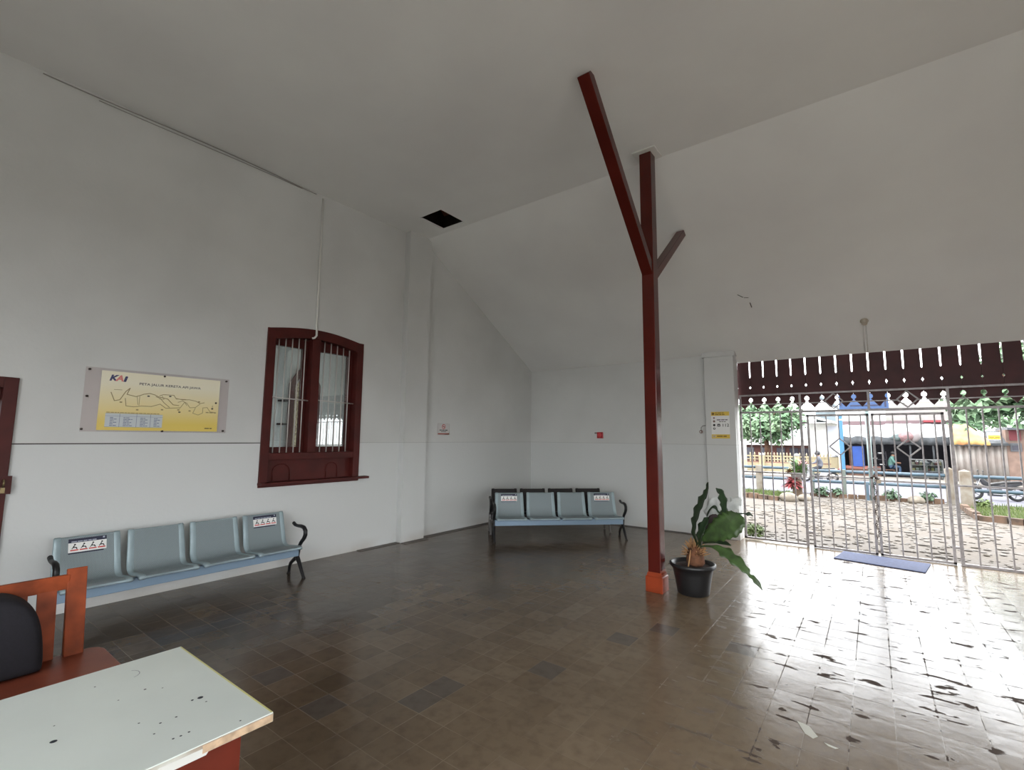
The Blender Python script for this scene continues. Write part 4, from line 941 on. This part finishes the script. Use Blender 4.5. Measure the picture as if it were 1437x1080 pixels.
# roadside stall -----------------------------------------------------------------
bp_ = thing('blue_post', 'bright blue square post at the left end of the snack stall', 'post', (4.74, 26.6, .03)); BBL = M('bright_blue_paint', (92, 168, 226), .45)
m = MB(); m.box((-.085, -.085, 0), (.085, .085, 2.72), BBL); m.build('shaft', bp_); m = MB(); m.box((-.09, -.09, 2.48), (.09, .09, 2.53), WHITE); m.build('white_band', bp_)
st = thing('snack_stall', 'roadside snack stall with a white tarpaulin roof and dark interior', 'stall', (6.6, 27, .03))
DIM = .6; TARP = M('white_tarpaulin', (236, 240, 240), .6, var=.05, scale=2); DIM = .32; GTARP = M('grey_tarpaulin', (120, 126, 132), .7, var=.3, scale=5); DKIN = M('dark_stall_interior', (58, 54, 66), .9, var=.2)
WOODP = M('stall_wood', (150, 104, 84), .8, var=.25, scale=6)
m = MB(); m.box((-1.9, 1.4, 0), (2.0, 1.5, 1.75), DKIN); m.box((-1.9, 0, 0), (-1.84, 1.5, 1.6), DKIN); m.box((1.94, 0, 0), (2.0, 1.5, 1.6), DKIN); m.box((-1.9, .1, .0), (2, 1.4, .05), DKIN); m.build('wall', st)
m = MB(); rn = random.Random(71)
def sheet(m, x0, x1, rows, mat, nx=14, wob=.05):
    vs = []
    for (y, z) in rows:
        for i in range(nx + 1):
            vs.append((x0 + (x1 - x0) * i / nx, y + rn.uniform(-wob, wob) * .6, (z(i / nx) if callable(z) else z) + rn.uniform(-wob, wob)))
    R = len(rows); f = [(r * (nx + 1) + i, r * (nx + 1) + i + 1, (r + 1) * (nx + 1) + i + 1, (r + 1) * (nx + 1) + i) for r in range(R - 1) for i in range(nx)]
    m.add(vs, f, mat, True)
sheet(m, -1.85, -.2, [(1.5, 2.3), (.8, lambda t: 2.22 - .28 * t), (-.3, lambda t: 1.76 - .03 * t), (-.35, 1.70)], TARP, 12, .02)
sheet(m, -.2, 1.0, [(1.5, 2.35), (.8, lambda t: 1.98 + .36 * t), (-.3, lambda t: 1.72 + .02 * t), (-.35, 1.66)], TARP, 12, .02)
sheet(m, 1.0, 2.1, [(1.5, 2.32), (.8, 2.2), (-.3, 1.85), (-.35, 1.66)], TARP, 10, .03)
m.build('roof_sheet', st, merge=False)
m = MB(); sheet(m, -1.85, 2.15, [(-.36, 1.74), (-.42, 1.60), (-.40, 1.42), (-.30, 1.40)], GTARP, 30, .035); m.build('tarpaulin_edge', st, merge=False)
for x in (-1.8, -.38, .55, 1.3, 2.02):
    m = MB(); m.bar((x, -.25, 0), (x, -.25, 1.6), .06, .06, GTARP); m.build('stall_post', st)
m = MB(); m.box((-1.8, -.2, .30), (-.5, .3, .42), M('salmon_counter', (226, 140, 122), .6)); m.box((-1.75, -.18, 0), (-.5, .25, .30), WOODP); m.build('counter', st)
m = MB(); m.box((-1.62, -.1, .42), (-1.5, -.02, 1.35), WOODP); m.build('side_board', st)
blc = MB(); blc.box((0, 0, 0), (.42, .03, .9), M('strong_blue_cloth', (44, 104, 214), .7, var=.1, scale=4)); o = blc.build('hanging_cloth'); o.location = (5.12, 26.72, .44); tag(o, 'strong blue cloth hanging at the front of the snack stall', 'cloth')
gd = thing('display_cabinet', 'glass snack cabinet with shelves of goods at the right of the stall', 'cabinet', (7.62, 26.55, .03)); FRMW = M('pale_aluminium', (206, 206, 206), .4, .3)
m = MB()
for x in (-.5, 0, .5):
    for y in (-.18, .18): m.box((x - .02, y - .02, 0), (x + .02, y + .02, .80), FRMW)
for z in (.05, .30, .55, .78): m.box((-.5, -.2, z), (.5, .2, z + .025), FRMW)
m.build('cabinet_frame', gd)
m = MB(); m.box((-.5, -.205, .06), (.5, -.2, .79), GLASS); m.build('pane', gd)
GOODS = [M('goods_cream', (226, 216, 190), .6), M('goods_yellow', (220, 200, 130), .6), M('goods_grey', (150, 150, 160), .6), M('goods_red', (190, 96, 86), .6), M('goods_white', (234, 234, 234), .6)]
rn = random.Random(9); desc = ('cream', 'yellow', 'grey', 'red', 'white')
for zi, (z, row) in enumerate(((.575, 'top'), (.325, 'middle'))):
    for i in range(8):
        k_ = (i * 3 + zi) % 5; m = MB(); h = .10 + .02 * (i % 4); m.box((-.045, -.05, 0), (.045, .05, h), GOODS[k_]); o = m.build('snack_packet', bevel=.006)
        o.location = (7.62 - .42 + i * .12, 26.5, z + .032); tag(o, 'small snack packet on the %s shelf of the glass cabinet across the road' % row, 'packet', 'snack packets on the %s cabinet shelf' % row)
for i, (x, z, c_, r) in enumerate(((6.12, 1.02, 'high', .1), (5.92, .78, 'left', .1), (6.16, .52, 'low', .1))):
    m = MB(); m.lathe([(.03, 0), (.05, .01), (r, .05), (r * 1.02, .055), (.04, .02), (0, .016)], (0, 0, 0), WHITE, 16); o = m.build('white_bowl'); o.location = (x, 26.75, z); tag(o, 'white bowl at the dark stall front, the %s one of three' % c_, 'bowl', 'white bowls at the snack stall')
m = MB(); m.box((-.25, -.15, 0), (.25, .15, .02), DKIN); m.box((-.25, -.15, .24), (.25, .15, .26), DKIN); m.box((-.25, -.15, .48), (.25, .15, .50), DKIN); m.box((-.27, -.16, 0), (-.25, .15, .6), DKIN); m.box((.25, -.16, 0), (.27, .15, .6), DKIN); o = m.build('bowl_rack'); o.location = (6.05, 26.75, .52); tag(o, 'dark rack of white bowls at the front of the snack stall', 'rack')
# bundles on the stall roof
for i, (x, y, z, r, mt, lab) in enumerate(((7.02, 26.55, 1.78, (.30, .24, .24), M('pink_sack', (226, 176, 178), .7, var=.2, scale=8), 'pink bundle lying on the stall roof'), (7.32, 26.6, 1.86, (.22, .22, .30), M('pale_sack', (236, 226, 226), .7), 'whitish bundle lying on the stall roof beside the pink one'), (6.78, 26.6, 1.74, (.26, .22, .16), M('teal_grey_sack', (150, 172, 172), .7, var=.3), 'grey-green bundle on the stall roof left of the pink one'))):
    m = MB(); m.blob((0, 0, 0), r, mt, 12, 8, .08, random.Random(80 + i)); o = m.build('bundle'); o.location = (x, y, z); tag(o, lab, 'bundle', 'bundles on the stall roof')
hb = thing('shop_front', 'shop with a pale pink wall and brown beam behind the snack stall', 'shop', (6.8, 29.2, .03))
m = MB(); m.box((-2.1, 0, 0), (-.35, .3, 3.9), WHR); m.box((-.35, 0, 0), (1.9, .3, 3.4), M('pale_pink_hoarding', (226, 212, 214), .7, var=.12, scale=2, c2=(206, 206, 196))); m.build('wall', hb)
m = MB(); m.box((-2.1, -.12, 2.12), (1.9, 0, 2.52), M('mauve_brown_beam', (170, 140, 146), .7)); m.build('beam', hb)
m = MB(); m.box((1.0, -.3, 2.42), (1.9, -.12, 2.52), M('red_awning', (206, 80, 92), .6)); m.build('awning', hb)

yt = thing('yellow_tarpaulin', 'yellow and orange tarpaulin over the lean-to beside the tin wall', 'tarpaulin', (8.95, 25.9, 1.45))
m = MB(); K1 = M('yellow_orange_sheet', (255, 232, 140), .6, c2=(246, 160, 96), scale=3.2)
vs = []; rn = random.Random(90); nx_ = 14
for r_, (y, z) in enumerate(((1.0, .85), (.5, .6), (0, .22), (-.1, .1), (-.08, .02))):
    for i in range(nx_ + 1): t = i / nx_; vs.append((-.55 + 1.1 * t, y + rn.uniform(-.03, .03), z * (1 - .55 * max(0, t - .55) / .45) + rn.uniform(-.025, .025)))
m.add(vs, [(r * (nx_ + 1) + i, r * (nx_ + 1) + i + 1, (r + 1) * (nx_ + 1) + i + 1, (r + 1) * (nx_ + 1) + i) for r in range(4) for i in range(nx_)], K1, True); m.build('sheet', yt, merge=False)
m = MB(); m.bar((-.55, -.05, 0), (1.35, -.05, .03), .05, .05, GTARP); m.build('edge_pole', yt)
tw = thing('corrugated_tin_sheet', 'whitish corrugated tin wall right of the snack stall', 'wall sheet', (9.15, 26, .03))
m = MB(); TIN = M('whitish_tin', (224, 216, 208), .5, .1, var=.2, scale=1.5, c2=(196, 178, 168)); n = 96
vs = [];
for i in range(n + 1):
    x = -.80 + 1.6 * i / n; y = .03 * math.sin(i / n * 2 * PI * 9); vs += [(x, y, 0), (x, y, 1.44)]
m.add(vs, [(2 * i, 2 * i + 2, 2 * i + 3, 2 * i + 1) for i in range(n)], TIN, True); o = m.build('sheet', tw); so2 = o.modifiers.new('Thickness', 'SOLIDIFY'); so2.thickness = .01
m = MB(); m.prism([(-.12, 1.45), (1.2, 1.95), (1.2, 2.0), (-.12, 1.5)], (.35, 0, 0), (0, 1, 0), (0, 0, 1), (.5, 0, 0), GTARP); m.build('lean_to_roof', tw)
ys = thing('yellow_sign_box', 'small yellow sign box above the tin wall', 'sign', (9.63, 25.85, 1.66)); m = MB(); m.box((-.19, -.04, 0), (.19, .04, .29), WHITE); m.build('box', ys, bevel=.01)
m = MB(); m.box((-.18, -.046, .02), (.18, -.04, .19), YELP); f = Fr((-.16, -.047, .09), (1, 0, 0), (0, 0, 1)); words_bar(m, f, 0, .32, .0, .03, .001, DKY, random.Random(2)); words_bar(m, f, .04, .28, -.05, .025, .001, DKY, random.Random(3)); m.build('sign_print', ys)
bh = thing('brick_kiosk', 'pale brick kiosk with a maroon shutter right of the tin wall', 'kiosk', (10.6, 26, .03)); PKB = M('pale_pink_brick', (214, 178, 160), .8, var=.15, scale=4)
m = MB(); m.box((-.64, 0, 0), (1.6, 2, 2.02), PKB); m.box((.0, -.02, 0), (1.6, 0, 2.0), M('grey_render', (186, 182, 178), .8)); m.build('wall', bh); m = MB(); m.box((-.62, -.25, 2.02), (1.7, 2, 2.12), GRF); m.build('roof', bh)
m = MB(); m.box((-.55, -.03, 1.62), (-.24, 0, 2.0), M('maroon_shutter', (172, 74, 84), .6)); m.build('shutter', bh); m = MB(); m.box((-.55, -.03, 1.20), (-.24, 0, 1.52), GRF); m.box((-.5, -.035, 1.25), (-.29, -.03, 1.47), DKWIN); m.build('window', bh)

# motorcycles ----------------------------------------------------------------------
TYRE = M('black_tyre', (40, 40, 44), .8); CHR = M('bright_chrome', (200, 200, 204), .25, .8); SEATM = M('black_seat_vinyl', (44, 42, 46), .5)
def motorcycle(label, loc, rz, bodym, scale, scooter):
    t = thing('motorcycle', label, 'motorcycle', loc, rz); t.scale = (scale,) * 3
    for x in (-.62, .62):
        m = MB(); m.tube([(x + .24 * math.cos(a), 0, .29 + .24 * math.sin(a)) for a in [i * PI / 10 for i in range(20)]], .05, TYRE, 8, True); m.build('tyre', t)
        m = MB(); m.lathe([(.05, -.04), (.05, .04)], (x, 0, .29), CHR, 12, axis=(0, 1, 0)); m.tube([(x + .19 * math.cos(a), 0, .29 + .19 * math.sin(a)) for a in [i * PI / 10 for i in range(20)]], .014, CHR, 6, True)
        for i in range(5): a = i * 2 * PI / 5; m.bar((x, 0, .29), (x + .19 * math.cos(a), 0, .29 + .19 * math.sin(a)), .03, .02, CHR, up=(0, 1, 0))
        m.build('wheel', t)
    m = MB()
    if scooter:
        m.prism([(.42, .30), (.5, .36), (.56, .62), (.50, .92), (.42, .95), (.40, .6), (.30, .36), (-.02, .34), (-.12, .55), (-.5, .72), (-.85, .74), (-.80, .62), (-.45, .45), (-.3, .28)], (0, -.14, 0), (1, 0, 0), (0, 0, 1), (0, .28, 0), bodym); m.prism([(.40, .55), (.62, .56), (.85, .48), (.80, .56), (.6, .62)], (0, -.07, 0), (1, 0, 0), (0, 0, 1), (0, .14, 0), bodym)
    else:
        m.prism([(.36, .62), (.44, .82), (.34, .86), (.12, .64), (-.2, .62), (-.55, .70), (-.92, .80), (-.88, .68), (-.5, .55), (-.2, .48), (.2, .50)], (0, -.10, 0), (1, 0, 0), (0, 0, 1), (0, .2, 0), bodym); m.prism([(.36, .58), (.62, .60), (.88, .46), (.82, .56), (.6, .65)], (0, -.06, 0), (1, 0, 0), (0, 0, 1), (0, .12, 0), bodym)
    m.build('body', t, bevel=.02)
    m = MB(); m.prism([(.18, .64), (.0, .70), (-.3, .76), (-.75, .80), (-.78, .74), (-.3, .66), (.1, .60)], (0, -.12, 0), (1, 0, 0), (0, 0, 1), (0, .24, 0), SEATM); m.build('seat', t, bevel=.025)
    m = MB(); m.box((-.18, -.12, .18), (.2, .12, .46), M('engine_metal', (104, 104, 108), .5, .6)); m.tube([(.1, .13, .26), (-.3, .15, .24), (-.85, .16, .36)], [.025, .03, .045], CHR, 8); m.bar((-.1, -.1, .3), (-.62, -.1, .29), .04, .05, GRF, up=(0, 1, 0)); m.build('engine', t)
    for y in (-.07, .07):
        m = MB(); m.tube([(.62, y, .29), (.42, y, .86)], .02, CHR, 8); m.build('fork', t)
    m = MB(); m.tube([(.28, -.34, .98), (.36, -.2, .97), (.42, 0, .92), (.36, .2, .97), (.28, .34, .98)], .014, BLACK, 8)
    for y in (-.24, .24): m.tube([(.36, y, .97), (.38, y * 1.25, 1.12)], .008, BLACK, 6); m.blob((.38, y * 1.3, 1.15), (.015, .06, .04), BLACK, 10, 6)
    m.build('handlebar', t); m = MB(); m.blob((.50, 0, .86), (.07, .09, .09), CHR, 12, 8); m.build('headlight', t); m = MB(); m.blob((-.92, 0, .74), (.04, .08, .05), M('tail_lamp_red', (190, 40, 44), .3), 10, 6); m.build('tail_lamp', t)
    return t
motorcycle('parked black and silver motorcycle behind the right grass patch', (8.52, 18.85, -.03), PI + .12, M('black_silver_paint', (72, 72, 82), .35, .2, var=.4, scale=6), .70, False)
motorcycle('white scooter ridden along the road by a person in grey', (4.12, 22.3, -.03), PI, M('white_scooter_paint', (232, 232, 236), .3), .72, True)

# people -------------------------------------------------------------------------------
SKIN = M('tan_skin', (176, 128, 100), .55)
def person(label, loc, rz, scale, J, bones, hair):
    # J: joint -> (x, y, z, radius); bones: (joint, joint, material); the body is one skin-modified surface
    t = thing('person', label, 'person', loc, rz); t.scale = (scale,) * 3
    nm = list(J); me = bpy.data.meshes.new('body'); me.from_pydata([J[k][:3] for k in nm], [(nm.index(a), nm.index(b)) for a, b, _ in bones], [])
    o = bpy.data.objects.new('body_skeleton', me); col.objects.link(o); sk = o.modifiers.new('Skin', 'SKIN'); sk.use_smooth_shade = True; ss = o.modifiers.new('Sub', 'SUBSURF'); ss.levels = 2
    for i, k_ in enumerate(nm): me.skin_vertices[0].data[i].radius = (J[k_][3],) * 2; me.skin_vertices[0].data[i].use_root = (i == 0)
    dg = bpy.context.evaluated_depsgraph_get(); bm_ = bpy.data.meshes.new_from_object(o.evaluated_get(dg)); bpy.data.objects.remove(o)
    m = MB()
    groups = {}
    for p in bm_.polygons:
        c = p.center; best = None
        for a, b, mt in bones:
            A, B = V(J[a][:3]), V(J[b][:3]); d = B - A; u = max(0, min(1, (c - A).dot(d) / max(d.length_squared, 1e-9))); q = (c - A - d * u).length - .6 * (J[a][3] * (1 - u) + J[b][3] * u)
            if best is None or q < best[0]: best = (q, mt)
        groups.setdefault(best[1], []).append(p)
    vs = [v.co.copy() for v in bm_.vertices]; m.add(vs, [], SKIN)
    for mt, ps in groups.items():
        i = m.mi(mt)
        for p in ps: m.f.append(list(p.vertices)); m.m.append(i); m.sm.append(True)
    m.build('body', t)
    m = MB(); hx, hy, hz, hr = hair[:4]; m.blob((hx, hy, hz), (hr, hr * .9, hr), hair[4], 14, 10); m.build(hair[5], t)
    hd = V(J['head'][:3]); fx = V((math.copysign(1, hair[6]), 0, 0)); m = MB(); m.blob(hd + fx * .105 + V((0, 0, -.01)), (.02, .014, .02), SKIN, 8, 6)
    for y in (-.035, .035): m.blob(hd + fx * .096 + V((0, y, .02)), (.008, .012, .008), INK, 8, 6)
    m.blob(hd + fx * .096 + V((0, 0, -.05)), (.008, .025, .008), M('lip_skin', (150, 92, 84), .5), 8, 6); m.build('face', t)
    return t
GREY = M('grey_hooded_jacket', (150, 154, 168), .8, var=.1, scale=6); DKT = M('dark_trousers', (70, 72, 86), .8)
J = {'hip': (-.12, 0, .80, .15), 'chest': (-.06, 0, 1.18, .17), 'neck': (-.02, 0, 1.38, .075), 'head': (.03, 0, 1.52, .10)}
B = [('hip', 'chest', GREY), ('chest', 'neck', GREY), ('neck', 'head', SKIN)]
for s, y in (('l', 1), ('r', -1)):
    J.update({'sh' + s: (-.03, .19 * y, 1.28, .075), 'el' + s: (.10, .28 * y, 1.05, .055), 'wr' + s: (.27, .28 * y, 1.00, .038), 'ha' + s: (.33, .28 * y, .99, .035), 'th' + s: (-.06, .11 * y, .78, .10), 'kn' + s: (.30, .15 * y, .72, .07), 'an' + s: (.24, .15 * y, .36, .05), 'to' + s: (.38, .15 * y, .33, .04)})
    B += [('chest', 'sh' + s, GREY), ('sh' + s, 'el' + s, GREY), ('el' + s, 'wr' + s, GREY), ('wr' + s, 'ha' + s, SKIN), ('hip', 'th' + s, DKT), ('th' + s, 'kn' + s, DKT), ('kn' + s, 'an' + s, DKT), ('an' + s, 'to' + s, DKT)]
person('person in a grey jacket and dark helmet riding the white scooter', (4.12, 22.3, -.03), PI, .72, J, B, (-.0, 0, 1.56, .135, M('dark_helmet', (62, 60, 68), .35), 'helmet', 1))
GRN = M('teal_green_shirt', (132, 188, 176), .8, var=.1, scale=6); BLT = M('blue_trousers', (72, 104, 140), .8)
J = {'hip': (0, 0, .48, .15), 'chest': (.07, 0, .86, .17), 'neck': (.15, 0, 1.06, .07), 'head': (.21, 0, 1.19, .10)}
B = [('hip', 'chest', GRN), ('chest', 'neck', GRN), ('neck', 'head', SKIN)]
for s, y in (('l', 1), ('r', -1)):
    J.update({'sh' + s: (.09, .19 * y, .97, .075), 'el' + s: (.22, .22 * y, .72, .052), 'wr' + s: (.42, .17 * y, .70, .038), 'ha' + s: (.49, .15 * y, .70, .035), 'th' + s: (.05, .10 * y, .47, .10), 'kn' + s: (.43, .13 * y, .50, .07), 'an' + s: (.42, .13 * y, .09, .05), 'to' + s: (.56, .13 * y, .04, .04)})
    B += [('chest', 'sh' + s, GRN), ('sh' + s, 'el' + s, GRN), ('el' + s, 'wr' + s, SKIN), ('wr' + s, 'ha' + s, SKIN), ('hip', 'th' + s, BLT), ('th' + s, 'kn' + s, BLT), ('kn' + s, 'an' + s, BLT), ('an' + s, 'to' + s, SKIN)]
person('person in a teal green shirt and blue trousers sitting at the snack stall', (6.42, 26.85, .08), 0, .80, J, B, (.19, 0, 1.23, .115, M('black_hair', (34, 30, 32), .5), 'hair', 1))
m = MB(); m.box((-.16, -.16, .24), (.16, .16, .27), WOODP)
for x in (-.13, .13):
    for y in (-.13, .13): m.bar((x, y, 0), (x, y, .24), .03, .03, WOODP)
o = m.build('stool'); o.location = (6.42, 26.85, .08); tag(o, 'low wooden stool under the person at the snack stall', 'stool')

# ================================================================== LIGHT AND CAMERA
w = bpy.data.worlds.new('overcast_sky'); sc.world = w; w.use_nodes = True
nt = w.node_tree; bgn = nt.nodes['Background']
tcw = nt.nodes.new('ShaderNodeTexCoord'); nzw = nt.nodes.new('ShaderNodeTexNoise'); nzw.inputs['Scale'].default_value = 2.5
mxw = nt.nodes.new('ShaderNodeMix'); mxw.data_type = 'RGBA'; mxw.inputs[6].default_value = (.88, .94, 1, 1); mxw.inputs[7].default_value = (1, .99, .97, 1)
nt.links.new(tcw.outputs['Generated'], nzw.inputs['Vector']); nt.links.new(nzw.outputs['Fac'], mxw.inputs[0]); nt.links.new(mxw.outputs[2], bgn.inputs['Color'])
bgn.inputs['Strength'].default_value = 5.0

cam = bpy.data.cameras.new('camera'); co = bpy.data.objects.new('camera', cam); col.objects.link(co)
yaw, pitch, roll, FPX, CX = -0.6473997605749837, 0.10991881263468077, 0.00854695888561659, 666.7151, 5.892841
f_ = V((math.sin(yaw) * math.cos(pitch), math.cos(yaw) * math.cos(pitch), math.sin(pitch))); r_ = V((math.cos(yaw), -math.sin(yaw), 0)); u_ = r_.cross(f_)
r2 = r_ * math.cos(roll) + u_ * math.sin(roll); u2 = u_ * math.cos(roll) - r_ * math.sin(roll)
mt4 = Matrix((r2, u2, -f_)).transposed().to_4x4(); mt4.translation = (CX, 0, 1.6); co.matrix_world = mt4
cam.sensor_fit = 'HORIZONTAL'; cam.sensor_width = 36; cam.lens = FPX / 1437 * 36; cam.clip_start = .05; cam.clip_end = 300
sc.camera = co
vs_ = sc.view_settings; vs_.view_transform = 'Standard'; vs_.look = 'None'; vs_.gamma = 1; vs_.use_curve_mapping = False; vs_.exposure = .79
sc.cycles.max_bounces = 10; sc.cycles.diffuse_bounces = 6; sc.cycles.glossy_bounces = 4; sc.cycles.transparent_max_bounces = 12; sc.cycles.sample_clamp_indirect = 8
sc.cycles.use_denoising = True; sc.cycles.caustics_reflective = True; sc.cycles.blur_glossy = .6; sc.cycles.caustics_refractive = False
